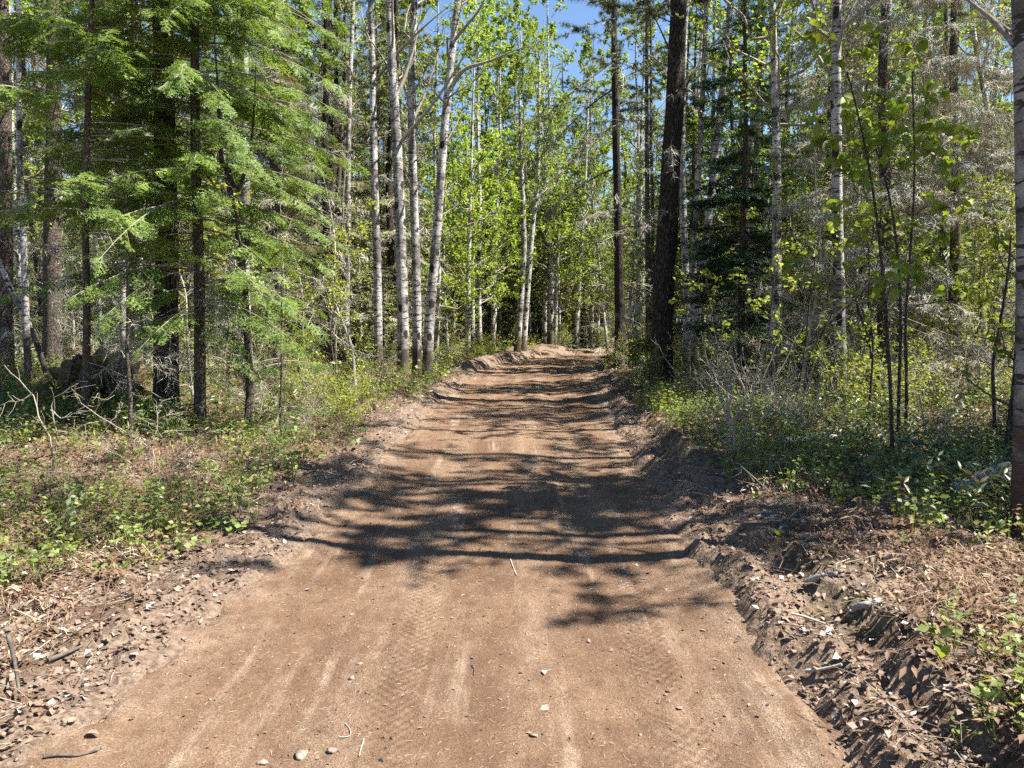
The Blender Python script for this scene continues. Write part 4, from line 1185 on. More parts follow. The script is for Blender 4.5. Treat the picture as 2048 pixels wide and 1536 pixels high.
def build_wood():
    rg = np.random.default_rng(303)
    pts = list(PINNED)
    def free(x, y, dmin):
        return all((x - a) ** 2 + (y - b) ** 2 > dmin * dmin for a, b in pts)
    # trees beyond the roadside ones
    want, tries = 330, 0
    while want and tries < 20000:
        tries += 1
        y = 19 + 80 * rg.random() ** 0.9
        x = rg.uniform(-1, 1) * (0.70 * y + 3)
        s = float(lat(x, y)); h = float(hw(y))
        near_edge = abs(s) - h
        if near_edge < (1.8 if y < 34 else 2.4): continue
        u = x / y * F + 1024
        if 905 < u < 1225 and y < 41: continue
        if not free(x, y, 1.35 if y < 40 else 1.7): continue
        left = x < xc(y)
        if 880 < u < 1260:
            kind = rg.choice(['pine', 'grey_spruce', 'fir', 'aspen'], p=[.26, .40, .22, .12])
        elif left:
            kind = rg.choice(['birch', 'aspen', 'pine', 'grey_spruce', 'fir'], p=[.27, .13, .27, .25, .08])
        else:
            kind = rg.choice(['birch', 'aspen', 'pine', 'grey_spruce', 'fir'], p=[.2, .2, .22, .18, .20])
        sc = rg.uniform(.82, 1.1)
        place(kind, x, y, rg, sc)
        pts.append((x, y)); want -= 1
    k = tr_ = 0
    while k < 75 and tr_ < 4000:
        tr_ += 1
        y = rg.uniform(41, 92); u = rg.uniform(860, 1300); x = (u - 1024) / F * y
        if abs(float(lat(x, y))) - float(hw(y)) < 1.6 or not free(x, y, 1.2): continue
        place(rg.choice(['pine', 'grey_spruce', 'fir', 'aspen', 'birch'], p=[.2, .36, .22, .14, .08]), x, y, rg, rg.uniform(.8, 1.1)); pts.append((x, y)); k += 1
    # some nearer ones among the pinned trunks
    for kind, x, y, sc in [('aspen', -8.6, 17.5, .9), ('pine', -10.8, 15, .95), ('birch', -6.4, 18, .95), ('grey_spruce', -5.2, 17.0, .85), ('birch', -9.4, 13.8, .8), ('aspen', -11.5, 18.5, 1),
                           ('aspen', 7.4, 17, .9), ('fir', 9.8, 17.5, .9), ('birch', 11.6, 19, 1), ('aspen', 5.6, 19.6, .95)]:
        place(kind, x, y, rg, sc); pts.append((x, y))
    for kind, u, y, sc in [('aspen', 935, 31, 1.05), ('aspen', 985, 37, 1.1), ('aspen', 870, 28, 1.1), ('birch', 640, 25.5, 1), ('aspen', 600, 27, 1.1), ('aspen', 720, 30, 1.15), ('aspen', 800, 34, 1.15), ('aspen', 900, 40, 1.15),
                           ('aspen', 1000, 47, 1.15), ('aspen', 1110, 41.5, 1.0), ('aspen', 1150, 48, 1.0), ('aspen', 1275, 31, 1.05), ('aspen', 1310, 36, 1.1), ('aspen', 1430, 25, 1.05), ('aspen', 1400, 33, 1.1), ('aspen', 1540, 27, 1.1),
                           ('pine', 655, 24, 1), ('pine', 782, 25.5, 1), ('pine', 708, 26, 1), ('pine', 815, 28, 1), ('grey_spruce', 640, 29, 1), ('grey_spruce', 680, 24.5, 1), ('grey_spruce', 770, 27, 1.05), ('pine', 660, 22.6, .95), ('grey_spruce', 560, 22, 1), ('aspen', 520, 24, 1.1), ('grey_spruce', 1700, 21, 1.05), ('aspen', 1620, 25, 1.1), ('grey_spruce', 1850, 21, 1.1),
                           ('aspen', 960, 33.5, 1.2), ('aspen', 1002, 42, 1.25), ('aspen', 1030, 44, 1.2), ('aspen', 1082, 47, 1.25), ('aspen', 1130, 53, 1.2), ('grey_spruce', 1165, 46, 1.15), ('aspen', 1190, 58, 1.2), ('aspen', 1120, 44, 1.05), ('grey_spruce', 1205, 52, 1.1), ('aspen', 1215, 44, 1.0), ('grey_spruce', 930, 43, 1.05), ('grey_spruce', 985, 42, .85), ('grey_spruce', 1095, 46, .85)]:
        x = (u - 1024) / F * y
        place(kind, x, y, rg, sc); pts.append((x, y))
    k = tr_ = 0
    while k < 62 and tr_ < 4000:
        tr_ += 1
        y = rg.uniform(24, 46); u = rg.choice([rg.uniform(1290, 2100), rg.uniform(1400, 2100), rg.uniform(540, 900), rg.uniform(-30, 700)]); x = (u - 1024) / F * y
        if abs(float(lat(x, y))) - float(hw(y)) < 2.2 or not free(x, y, 1.1): continue
        place(rg.choice(['aspen', 'birch', 'grey_spruce', 'fir'], p=[.55, .15, .2, .1]), x, y, rg, rg.uniform(1.05, 1.3)); pts.append((x, y)); k += 1
    for u, y, sc in [(1088, 42.5, 1.35), (985, 40, 1.35), (1035, 46, 1.35), (1150, 43, 1.25), (1195, 47, 1.3), (945, 36, 1.3), (1262, 34, 1.25), (1235, 50, 1.35)]:
        x = (u - 1024) / F * y
        place('aspen', x, y, rg, sc); pts.append((x, y))
    for kind, x, y, sc in [('birch', 4.9, 11.4, .82), ('birch', 4.6, 13.5, .85), ('pine', 9.2, 12.2, 1.0), ('birch', 5.6, 18.4, .95)]:
        place(kind, x, y, rg, sc); pts.append((x, y))
    for u, y, sc in [(1102, 41.5, 1.5), (1060, 43.5, 1.5), (1010, 45, 1.45), (1180, 45.5, 1.4)]:
        x = (u - 1024) / F * y
        place('aspen', x, y, rg, sc); pts.append((x, y))
    # trees beside the photographer whose crowns shade the road
    for kind, x, y, sc in [('pine', 7.6, 5.6, 1.0), ('aspen', 7.0, 4.7, .95), ('aspen', 8.4, 5.8, 1.05), ('birch', 5.6, 5.5, 1.0), ('birch', 6.2, 6.7, 1.0), ('fir', 7.2, 6.4, 1.0), ('pine', 7.6, 8.4, 1.0), ('birch', 7.2, 7.6, 1.0), ('aspen', 9.5, 7.2, 1.0)]:
        place(kind, x, y, rg, sc, None, None); pts.append((x, y))
    for k_ in range(44):
        y = rg.uniform(41.5, 51); u = rg.uniform(985, 1225); x = (u - 1024) / F * y
        if abs(float(lat(x, y))) - float(hw(y)) < .7: continue
        place(['sapling', 'shrub', 'shrub', 'young_fir', 'sapling'][k_ % 5], x, y, rg, rg.uniform(.8, 1.3)); pts.append((x, y))
    # undergrowth: saplings, young firs, shrubs
    def under(kind, n, ymin, ymax, smin, dmin, scr, power=1.0):
        k = tr = 0
        while k < n and tr < 6000:
            tr += 1
            y = ymin + (ymax - ymin) * rg.random() ** power
            x = rg.uniform(-1, 1) * (0.68 * y + 1)
            e = abs(float(lat(x, y))) - float(hw(y))
            if e < smin: continue
            u = x / y * F + 1024
            if u < 560 and y < 15.5 and rg.random() < .85: continue
            if 1320 < u < 1530 and y < 21 and kind in ('sapling', 'bare_pole'): continue
            if u < 240 and y < 13.5: continue
            if 1180 < u < 1560 and y < 21 and kind in ('shrub', 'bare_shrub') and rg.random() < .8: continue
            if not free(x, y, dmin): continue
            place(kind, x, y, rg, rg.uniform(*scr), tilt=.06); pts.append((x, y)); k += 1
    under('sapling', 85, 11, 42, 1.6, .6, (.7, 1.15))
    under('young_fir', 38, 14, 44, 1.2, .9, (.6, 1.2))
    under('shrub', 250, 9.5, 42, .5, .45, (.4, 1.0), 1.1)
    under('bare_shrub', 95, 7, 32, .7, .5, (.6, 1.2))
    under('bare_pole', 120, 10, 38, 1.2, .45, (.6, 1.2))
build_wood()

# give each of the many its own label: its kind, counted from the nearest thing one can point at
ORD = ['nearest', 'second', 'third', 'fourth', 'fifth', 'sixth', 'seventh', 'eighth', 'ninth', 'tenth', 'eleventh', 'twelfth', 'thirteenth', 'fourteenth', 'fifteenth',
       'sixteenth', 'seventeenth', 'eighteenth', 'nineteenth', 'twentieth']
LANDMARK = [(px(332, 858, 10.7), 'the thick dark spruce'), (px(101, 738, 12.5), 'the leaning bare birch'), (px(853, 725, 21.2), 'the leaning roadside birch'),
            (px(1034, 702, 37.5), 'the white birch at the bend'), (px(1322, 792, 16), 'the big roadside pine'), (px(1240, 715, 23.5), 'the slim drooping-limbed pine'),
            (px(1481, 775, 15.5), 'the dark shaded fir'), (px(1768, 790, 13), 'the half-dead lichened spruce'), (px(2044, 1098, 4.95), 'the old red-footed birch'),
            (px(690, 740, 23.5), 'the slim grey birch'), (px(497, 745, 13.5), 'the forked dark sapling'), (px(1660, 760, 18), 'the slim grey-twigged spruce')]
SHORT = {'birch': 'white-stemmed woodland birch', 'aspen': 'bright-leaved woodland aspen', 'pine': 'bare-bottomed dark pine', 'grey_spruce': 'grey-green lichened spruce',
         'fir': 'dense green woodland fir', 'young_fir': 'waist-high young fir', 'sapling': 'thin leafy sapling', 'shrub': 'low yellow-green shrub', 'bare_pole': 'thin grey leafless pole', 'bare_shrub': 'low bare pale-twigged shrub'}
def name_the_many():
    seen = {}
    for kind, x, y, r in PLACED:
        d = [((x - p[0]) ** 2 + (y - p[1]) ** 2, k) for k, (p, _) in enumerate(LANDMARK)]
        dd, k = min(d)
        seen.setdefault((kind, k), []).append((dd, r))
    for (kind, k), lst in seen.items():
        lst.sort(key=lambda t: t[0])
        for i, (_, r) in enumerate(lst):
            nth = ORD[i] + ' from' if i < len(ORD) else 'far back in the wood beyond'
            if i == 0: nth = 'next to'
            r['label'] = f'{SHORT[kind]}, {nth} {LANDMARK[k][1]}' if i == 0 or i >= len(ORD) else f'{SHORT[kind]}, {nth} {LANDMARK[k][1]} among its kind'
name_the_many()

# ------------------------------------------------------------------ distant wood: one mass behind everything
def build_distant():
    rg = np.random.default_rng(404)
    n = 900
    th = rg.uniform(-0.75, 0.75, n); d = rg.uniform(92, 170, n)
    x = np.sin(th) * d; y = np.cos(th) * d
    z = ground_h(x, y)
    H = rg.uniform(9, 15, n)
    tr = Geo(); cr = Geo()
    P = np.stack([np.stack([x, y, z - .3], 1), np.stack([x, y, z + H], 1)], 1)
    tr.add(*tubes(P, np.stack([np.full(n, .14), np.full(n, .03)], 1), 5))
    m = 44
    bi = np.repeat(np.arange(n), m); q = rg.random(n * m) ** .8
    a = rg.uniform(0, 2 * pi, n * m); rr = (1.9 * (1 - q) ** .6 + .2) * rg.uniform(.2, 1, n * m)
    pos = np.stack([x[bi] + np.cos(a) * rr, y[bi] + np.sin(a) * rr, z[bi] + .8 + q * (H[bi] - .8)], 1)
    scatter_many(cr, [leaf2_t(.22), leaf2_t(.3)], np.stack([np.cos(a), np.sin(a), rg.uniform(-.4, .2, n * m)], 1), np.array([0, 0, 1.]) + rg.normal(size=(n * m, 3)) * .5, rg.uniform(.6, 1.2, n * m), pos, rg)
    r = root('distant_wood', 'mass of far trees closing off the view behind the wood', 'woods', (0, 0, 0)); r['kind'] = 'stuff'
    tag(obj('trunks', tr.mesh('trunks', M['spruce_bark']), r), None, kind='stuff')
    tag(obj('foliage', cr.mesh('foliage', M['fir_mid']), r), None, kind='stuff')
build_distant()

# ------------------------------------------------------------------ what covers the ground
def field(rg, n, ymin, ymax, power, amin, amax, soft=0.0, side=0, xmul=0.72):
    """random spots on the forest floor, at least amin from the road's edge"""
    y = ymin + (ymax - ymin) * rg.random(n * 3) ** power
    x = rg.uniform(-1, 1, n * 3) * (xmul * y + 0.9)
    s = lat(x, y); a = np.abs(s) - hw(y)
    q = (a > amin) & (a < amax)
    if soft: q &= rg.random(n * 3) < sstep(amin, amin + soft, a)
    if side: q &= np.sign(s) == side
    x, y = x[q][:n], y[q][:n]
    return x, y, ground_h(x, y)

def merge(parts):
    V, T, k = [], [], 0
    for v, f in parts:
        V.append(v); T.append(f + k); k += len(v)
    return np.concatenate(V), np.concatenate(T)

def put(t, X, up, sc, pos):
    v, f = t
    Mx = frames(np.array([X], float), np.array([up], float))[0] * sc
    return v @ Mx.T + np.array(pos), f

def stalk(p0, p1, w=.0025):
    p0, p1 = np.array(p0, float), np.array(p1, float)
    s = np.array((w, w * .6, 0))
    return np.array([p0 - s, p0 + s, p1]), np.array([(0, 1, 2)])

def herb_t(rg, n=9, h=.2, leaf=LEAF2, size=.045, spread=.12):
    parts = []
    for i in range(max(2, n // 3)):
        a = rg.uniform(0, 2 * pi); tip = np.array((cos(a) * spread * rg.uniform(.3, 1), sin(a) * spread * rg.uniform(.3, 1), h * rg.uniform(.6, 1.1)))
        parts.append(stalk((0, 0, -.02), tip))
        for k in range(3):
            b = rg.uniform(0, 2 * pi); q = rg.uniform(.45, 1)
            parts.append(put(leaf, (cos(b), sin(b), rg.uniform(-.2, .9)), (rg.normal() * .6, rg.normal() * .6, 1), size * rg.uniform(.7, 1.25), tip * q + rg.normal(size=3) * .012))
    return merge(parts)

def fern_t(rg, n=5, h=.28):
    """dead brown fern: bent stalks with ragged drooping pinnae"""
    parts = []
    for i in range(n):
        a = rg.uniform(0, 2 * pi); o = np.array((cos(a), sin(a), 0)); l = rg.uniform(.6, 1.1) * h
        p = [np.array((0, 0, -.01)), o * l * .5 + np.array((0, 0, l * .55)), o * l * 1.1 + np.array((0, 0, l * rg.uniform(.1, .5)))]
        parts += [stalk(p[0], p[1]), stalk(p[1], p[2], .002)]
        for k in range(4):
            q = p[1] + (p[2] - p[1]) * rg.random()
            parts.append(put(leaf2_t(.16), (rg.normal(), rg.normal(), -.4), (0, 0, 1), rg.uniform(.03, .07), q))
    return merge(parts)

def lump_t(rg):
    ph = (1 + 5 ** .5) / 2
    v = np.array([(-1, ph, 0), (1, ph, 0), (-1, -ph, 0), (1, -ph, 0), (0, -1, ph), (0, 1, ph), (0, -1, -ph), (0, 1, -ph), (ph, 0, -1), (ph, 0, 1), (-ph, 0, -1), (-ph, 0, 1)], float) / 1.9
    f = np.array([(0, 11, 5), (0, 5, 1), (0, 1, 7), (0, 7, 10), (0, 10, 11), (1, 5, 9), (5, 11, 4), (11, 10, 2), (10, 7, 6), (7, 1, 8), (3, 9, 4), (3, 4, 2), (3, 2, 6), (3, 6, 8), (3, 8, 9), (4, 9, 5), (2, 4, 11), (6, 2, 10), (8, 6, 7), (9, 8, 1)])
    return v * rg.uniform(.3, 1.7, (12, 1)) * np.array((1.1, .8, .5)) + rg.normal(size=(12, 3)) * .2, f

def chip_t(rg):
    v = np.array([(1, 0, 0), (-1, 0, 0), (0, .8, 0), (0, -.8, 0), (0, 0, .55), (0, 0, -.55)]) * rg.uniform(.6, 1.4, (6, 1)) + rg.normal(size=(6, 3)) * .22
    f = np.array([(0, 2, 4), (2, 1, 4), (1, 3, 4), (3, 0, 4), (2, 0, 5), (1, 2, 5), (3, 1, 5), (0, 3, 5)])
    return v, f

def bent_twig_t(rg):
    P = np.array([(0, 0, 0), (.3, rg.uniform(-.08, .08), .05), (.65, rg.uniform(-.12, .12), rg.uniform(0, .12)), (1, rg.uniform(-.15, .15), .02)])
    return tubes(P, np.array([.010, .009, .007, .004]), 3)

def spread_up(rg, n, k=.25): return np.array([0, 0, 1.]) + rg.normal(size=(n, 3)) * k
def heading(rg, n, zk=.1):
    a = rg.uniform(0, 2 * pi, n)
    return np.stack([np.cos(a), np.sin(a), rg.normal(size=n) * zk], 1)

def cover(name, label, mat, temps, rg, spots, size, upk=.15, zk=.05, lift=0.0, patchy=None, cat='undergrowth'):
    x, y, z = spots
    if patchy is not None:
        f, sd, lo = patchy
        keep = vnoise(x * f, y * f, sd) * .5 + .5 + rg.uniform(-.25, .25, len(x)) > lo
        x, y, z = x[keep], y[keep], z[keep]
    n = len(x)
    g = Geo()
    sc = rg.uniform(size[0], size[1], n) * (1 + .03 * np.clip(y - 8, 0, 40))
    scatter_many(g, temps, heading(rg, n, zk), spread_up(rg, n, upk), sc, np.stack([x, y, z + lift], 1), rg)
    o = obj(name, g.mesh(name, M[mat]))
    return tag(o, label, cat, None, 'stuff')

def build_cover():
    rg = np.random.default_rng(505)
    herbs = [herb_t(rg, 12, .17, LEAF2, .036, .13), herb_t(rg, 15, .26, LEAF2, .032, .17), herb_t(rg, 9, .10, LEAF2, .044, .09), herb_t(rg, 15, .30, LEAF2, .035, .2)]
    olive = [herb_t(rg, 12, .30, LONG, .09, .16), herb_t(rg, 9, .24, LONG, .08, .14), herb_t(rg, 12, .34, LONG, .085, .2)]
    ferns = [fern_t(rg, 4), fern_t(rg, 3, .22), fern_t(rg, 4, .34)]
    cover('low_plants', 'fresh green low plants carpeting both roadsides', 'herb', herbs, rg, field(rg, 15000, 1.8, 34, 1.65, .25, 30, .55), (.6, 1.25), patchy=(.55, 41, .50))
    cover('low_plants', 'taller fresh green plants between the trunks', 'herb', herbs, rg, field(rg, 6800, 9, 40, 1.25, .2, 30, .3), (.9, 1.6), patchy=(.4, 45, .52))
    cover('low_plants', 'dark olive narrow-leaved low shrubs on the shaded roadside', 'olive', olive, rg, field(rg, 6500, 2.0, 30, 1.4, .8, 30, 1.2, 1), (.5, 1.05), patchy=(.5, 42, .55))
    cover('low_plants', 'olive narrow-leaved low shrubs scattered on the sunny roadside', 'olive', olive, rg, field(rg, 3200, 2.0, 30, 1.4, .9, 30, 1.2, -1), (.5, 1.1), patchy=(.5, 43, .48))
    cover('dead_ferns', 'rust-brown dead fern and stalk remains over the forest floor', 'bracken', ferns, rg, field(rg, 8500, 1.8, 30, 1.6, .35, 30, .6), (.5, 1.15), patchy=(.7, 44, .34))
    cover('leaf_litter', 'pale dry fallen leaves covering the ground', 'dead_leaf', [leaf_t(.42, .2, .3), leaf2_t(.42), leaf2_t(.34), leaf2_t(.5)], rg, field(rg, 70000, 1.5, 30, 1.75, -.03, 25, .1), (.012, .046), upk=.55, zk=.35, lift=.008, cat='leaves')
    cover('fallen_twigs', 'thin dead twigs strewn over the ground beside the road', 'pale_twig', [bent_twig_t(rg) for _ in range(4)], rg, field(rg, 2400, 1.6, 22, 1.5, .1, 20), (.06, .36), upk=.2, zk=.12, lift=.02, cat='twigs')
    cover('dry_stalks', 'dry straw stalks and upright bare stems in the undergrowth', 'pale_twig', [twig_t(7, rg, .0035, .1) for _ in range(4)], rg, field(rg, 1900, 6.0, 28, 1.2, .6, 25), (.25, .65), upk=.3, zk=.7, lift=.0, cat='stalks')
    x, y, z = field(rg, 28000, 1.5, 14, 1.6, .02, 9)
    g = Geo(); ndl0 = np.array([(0, -.02, 0), (0, .02, .01), (1, .0, .0), (.5, .05, .06)]), np.array([(0, 2, 3), (0, 3, 1)])
    scatter_many(g, [ndl0], heading(rg, len(x), .3), spread_up(rg, len(x), .4), rg.uniform(.015, .06, len(x)), np.stack([x, y, z + .008], 1), rg)
    tag(obj('bank_litter', g.mesh('bank_litter', M['bracken'])), 'rusty needles and straw bits over the banks beside the road', 'litter', None, 'stuff')
    # crumbled soil along both edges
    n = 17000
    y = 1.4 + 24 * rg.random(n) ** 1.7; sd = rg.choice([-1, 1], n)
    a = rg.normal(size=n) * .24 + .10
    x = xc(y) + sd * (hw(y) + a)
    g = Geo(); z = np.maximum(ground_h(x, y), road_h(x, y) - .02)
    scatter_many(g, [chip_t(rg) for _ in range(7)], heading(rg, n, .4), spread_up(rg, n, .5), .002 + .017 * rg.random(n) ** 2.6, np.stack([x, y, z], 1), rg)
    tag(obj('soil_crumbs', g.mesh('soil_crumbs', M['clod'])), 'crumbled clods of soil along the road edges', 'soil', None, 'stuff')
    # road litter: needles, crumbs, leaf scraps
    def on_road(n, p=1.7, ymax=22):
        y = 1.4 + ymax * rg.random(n) ** p
        x = xc(y) + rg.uniform(-1, 1, n) * hw(y)
        return x, y, road_h(x, y)
    x, y, z = on_road(24000); g = Geo()
    ndl = np.array([(0, -.02, 0), (0, .02, .01), (1, .0, .0), (.5, .04, .03)]), np.array([(0, 2, 3), (0, 3, 1)])
    scatter_many(g, [ndl], heading(rg, len(x), .08), spread_up(rg, len(x), .25), rg.uniform(.010, .036, len(x)), np.stack([x, y, z + .002], 1), rg)
    tag(obj('needle_litter', g.mesh('needle_litter', M['needle_litter'])), 'tan pine needles and fibres scattered over the dirt road', 'litter', None, 'stuff')
    x, y, z = on_road(2600); g = Geo()
    scatter_many(g, [leaf2_t(.3), leaf2_t(.18)], heading(rg, len(x), .3), spread_up(rg, len(x), .5), rg.uniform(.01, .03, len(x)), np.stack([x, y, z + .004], 1), rg, rg.random(len(x)) ** 2 * .8)
    tag(obj('leaf_scraps', g.mesh('leaf_scraps', M['dead_leaf'])), 'dark and pale leaf scraps trodden into the dirt road', 'litter', None, 'stuff')
    x, y, z = on_road(3600); g = Geo()
    scatter_many(g, [chip_t(rg) for _ in range(6)], heading(rg, len(x), .3), spread_up(rg, len(x), .3), .002 + .011 * rg.random(len(x)) ** 3, np.stack([x, y, z], 1), rg)
    tag(obj('road_crumbs', g.mesh('road_crumbs', M['clod'])), 'small earth crumbs and grit lying on the dirt road', 'soil', None, 'stuff')
build_cover()

# ------------------------------------------------------------------ single things on the ground
def on_ground(u, v):
    """where the line of sight through photo pixel (u, v) meets the ground"""
    d = 3.0
    for _ in range(40):
        p = px(u, v, d)
        a = abs(float(lat(p[0], d))) - float(hw(d))
        z = float(road_h(np.array([p[0]]), np.array([d]))[0]) if a < 0 else gh(p[0], d)
        ray = (CAMZ - p[2]) / d
        if ray <= 1e-4: break
        d2 = (CAMZ - z) / ray
        d = .5 * d + .5 * min(d2, 60)
    p = px(u, v, d); p[2] = z
    return p

def blob(rg, sub=3, rough=.25, squash=(1, 1, 1), freq=2.0):
    """knobbly closed lump from a subdivided icosphere"""
    import bmesh
    bm = bmesh.new(); bmesh.ops.create_icosphere(bm, subdivisions=sub, radius=1)
    V = np.array([v.co[:] for v in bm.verts]); Fc = np.array([[v.index for v in f.verts] for f in bm.faces]); bm.free()
    o = rg.uniform(0, 50, 3)
    r = 1 + rough * (vnoise(V[:, 0] * freq + o[0], V[:, 1] * freq + V[:, 2] * 1.7 * freq + o[1], 50) + .5 * vnoise(V[:, 2] * 2.3 * freq + o[2], V[:, 0] * 2.1 * freq + V[:, 1] * 2 * freq, 51))
    return V * r[:, None] * np.array(squash), Fc

def rod(P, R, ns=7, jit=.06, rg=None, caps=True):
    P = np.asarray(P, float); V, Q = tubes(P, np.asarray(R, float), ns, jit, rg)
    g = Geo().add(V, Q)
    if caps:
        n = len(P)
        for k, row in ((0, 0), (n - 1, (n - 1) * ns)):
            c = np.array([P[k]]); ring = V[row:row + ns]
            tri = np.array([(0, 1 + i, 1 + (i + 1) % ns) for i in range(ns)])
            g.add(np.concatenate([c, ring]), tri)
    return g

def build_details():
    rg = np.random.default_rng(909)
    # stones and dry leaf scraps on the road
    stones = [(719, 1328, .022, 'small pale stone near the tread marks'), (704, 1357, .024, 'rough pale stone beside the tread marks'), (1337, 1305, .02, 'dark-sided pebble in the wheel track near the bank'),
              (604, 1512, .045, 'largest pale wedge-shaped stone on the dirt'), (524, 1526, .04, 'pale lumpy stone sunk in the dirt'), (665, 1504, .036, 'flat pinkish stone next to the bent twig'),
              (485, 1256, .018, 'single light pebble on the dirt shoulder'), (1330, 1390, .014, None), (1280, 1470, .014, None), (960, 1290, .012, None), (1120, 1210, .014, None), (420, 1400, .014, None), (1010, 1090, .018, None)]
    for u, v, r0, lab in stones:
        p = on_ground(u, v)
        r0 *= .58
        V, Fc = blob(rg, 2, .5, (rg.uniform(.9, 1.3), rg.uniform(.7, 1), rg.uniform(.45, .65)), 1.6)
        o = obj('stone', Geo().add(V * r0, Fc).mesh('stone', M['stone']), loc=(p[0], p[1], p[2] + r0 * .08))
        o.rotation_euler = (rg.uniform(-.2, .2), rg.uniform(-.2, .2), rg.uniform(0, 6))
        tag(o, lab or 'tiny pebble lying loose on the dirt road', 'stone', None if lab else 'pebbles on the dirt road')
    leaves = [(866, 1237, .035, 'curled pale leaf at the end of the tread marks'), (1094, 1343, .075, 'crumpled dry leaf in mid road'), (1084, 1413, .08, 'curled dry leaf nearest below the crumpled one'), (1075, 1476, .07, 'broken dry leaf low in mid road'),
              (169, 1472, .085, 'big folded dry leaf at the sunny road edge'), (136, 1447, .06, 'flat dry leaf at the sunny road edge'), (1285, 1160, .06, None), (1300, 1145, .05, None), (1330, 1178, .05, None), (1270, 1130, .05, None), (745, 1290, .04, None),
              (700, 1230, .045, None), (1180, 1180, .05, None), (1365, 1420, .05, None), (1400, 1260, .05, None), (930, 1190, .045, None), (620, 1180, .05, None), (1320, 1085, .05, None), (980, 1050, .055, None), (840, 1080, .05, None)]
    for u, v, L, lab in leaves:
        p = on_ground(u, v)
        L *= .62; t = leaf_t(rg.uniform(.36, .5), rg.uniform(.05, .2), rg.uniform(-.2, .3))
        o = obj('dry_leaf', Geo().add(t[0] * L, t[1], rg.uniform(.7, 1.0)).mesh('dry_leaf', M['dead_leaf']), loc=(p[0], p[1], p[2] + L * .12))
        o.rotation_euler = (rg.uniform(-.4, .4), rg.uniform(-.3, .3), rg.uniform(0, 6))
        tag(o, lab or 'small dry brown leaf lying on the dirt road', 'leaf', None if lab else 'dry leaves on the dirt road')
    # sticks
    def stick(pts, r0, r1, lab, mat='pale_limb', name='stick', lift=.012, n=9, h=None):
        W_ = [on_ground(u, v) for u, v in pts]
        for i, w in enumerate(W_):
            w[2] += lift + (h[i] if h else 0)
        b = W_[0].copy(); P = resample(np.array(W_) - b, n)
        o = obj(name, rod(P, np.linspace(r0, r1, n), 6, .1, rg).mesh(name, M[mat], True), loc=tuple(b))
        return tag(o, lab, 'stick')
    stick([(1582, 1239), (1612, 1246), (1650, 1260)], .006, .005, 'pale peeled stick at the foot of the cut bank', lift=.03)
    stick([(1611, 1354), (1645, 1352), (1683, 1342)], .007, .006, 'pale straight stick among clods below the cut bank', lift=.03)
    stick([(678, 1476), (690, 1477), (702, 1478), (702, 1462), (690, 1448)], .0022, .0016, 'thin pale twig bent into a hook on the dirt', lift=.005)
    stick([(87, 1518), (125, 1512), (150, 1518), (197, 1504)], .006, .004, 'dark wavy root lying at the sunny road corner', 'dark_limb', lift=.008)
    stick([(1021, 1120), (1026, 1135), (1033, 1152)], .004, .003, 'short pale twig lying in mid road', lift=.006)
    stick([(945, 1330), (950, 1342), (948, 1352)], .003, .002, 'tiny dark forked twig in mid road', 'dark_limb', lift=.006)
    stick([(718, 1515), (722, 1500), (728, 1480)], .0025, .0018, 'short straw-coloured twig low on the dirt', lift=.006)
    stick([(1613, 1172), (1640, 1158), (1676, 1156)], .02, .012, 'weathered root stub sticking out of the cut bank', 'dead_wood', lift=.02)
    stick([(1708, 1222), (1735, 1214), (1760, 1206)], .022, .012, 'grey splintered wood chip lying on leaf litter', 'dead_wood', lift=.015)
    stick([(1800, 1020), (1850, 985), (1868, 960)], .022, .012, 'broken grey branch propped near the old birch', 'dead_wood', lift=.03, h=[0, .06, .12])
    stick([(1868, 962), (1905, 1000), (1945, 1040)], .014, .008, 'thin grey branch crossing in front of the short log', 'dead_wood', lift=.04, h=[.12, .1, .03])
    stick([(1536, 950), (1558, 932), (1582, 915)], .035, .025, 'half-buried grey stick pointing at the saplings', 'dead_wood', lift=.03)
    stick([(95, 1330), (140, 1312), (165, 1300)], .012, .007, 'dark curved stick on the sunny leaf bank', 'dark_limb', lift=.02)
    stick([(20, 1340), (32, 1370), (40, 1410)], .01, .006, 'dark dead branch poking from sunny litter', 'dark_limb', lift=.05, h=[.1, .05, 0])
    # the short weathered log
    a, b = on_ground(1920, 1012), on_ground(2008, 985)
    a[2] += .10; b[2] += .15
    P = resample(np.array([a, (a + b) / 2 + (0, 0, .01), b]) - a, 12)
    r = root('log', 'short weathered grey log with broken ends near old birch', 'log', a)
    g = rod(P, .078 + .006 * rg.normal(size=12), 14, .07, rg, False)
    obj('bark_surface', g.mesh('bark_surface', M['dead_wood'], True), r)
    for k, sg in ((0, -1), (11, 1)):
        V = [P[k] + sg * norm(P[1] - P[0]) * .02]
        ring = g.V[0][k * 14:k * 14 + 14]
        jag = ring + norm(P[1] - P[0]) * sg * rg.uniform(0, .05, (14, 1))
        Vn = np.concatenate([V, ring, jag]); tri = [(0, 15 + i, 15 + (i + 1) % 14) for i in range(14)]
        tri += [(1 + i, 1 + (i + 1) % 14, 15 + (i + 1) % 14) for i in range(14)] + [(1 + i, 15 + (i + 1) % 14, 15 + i) for i in range(14)]
        obj('broken_end', Geo().add(Vn, np.array(tri)).mesh('broken_end', M['dead_wood']), r)
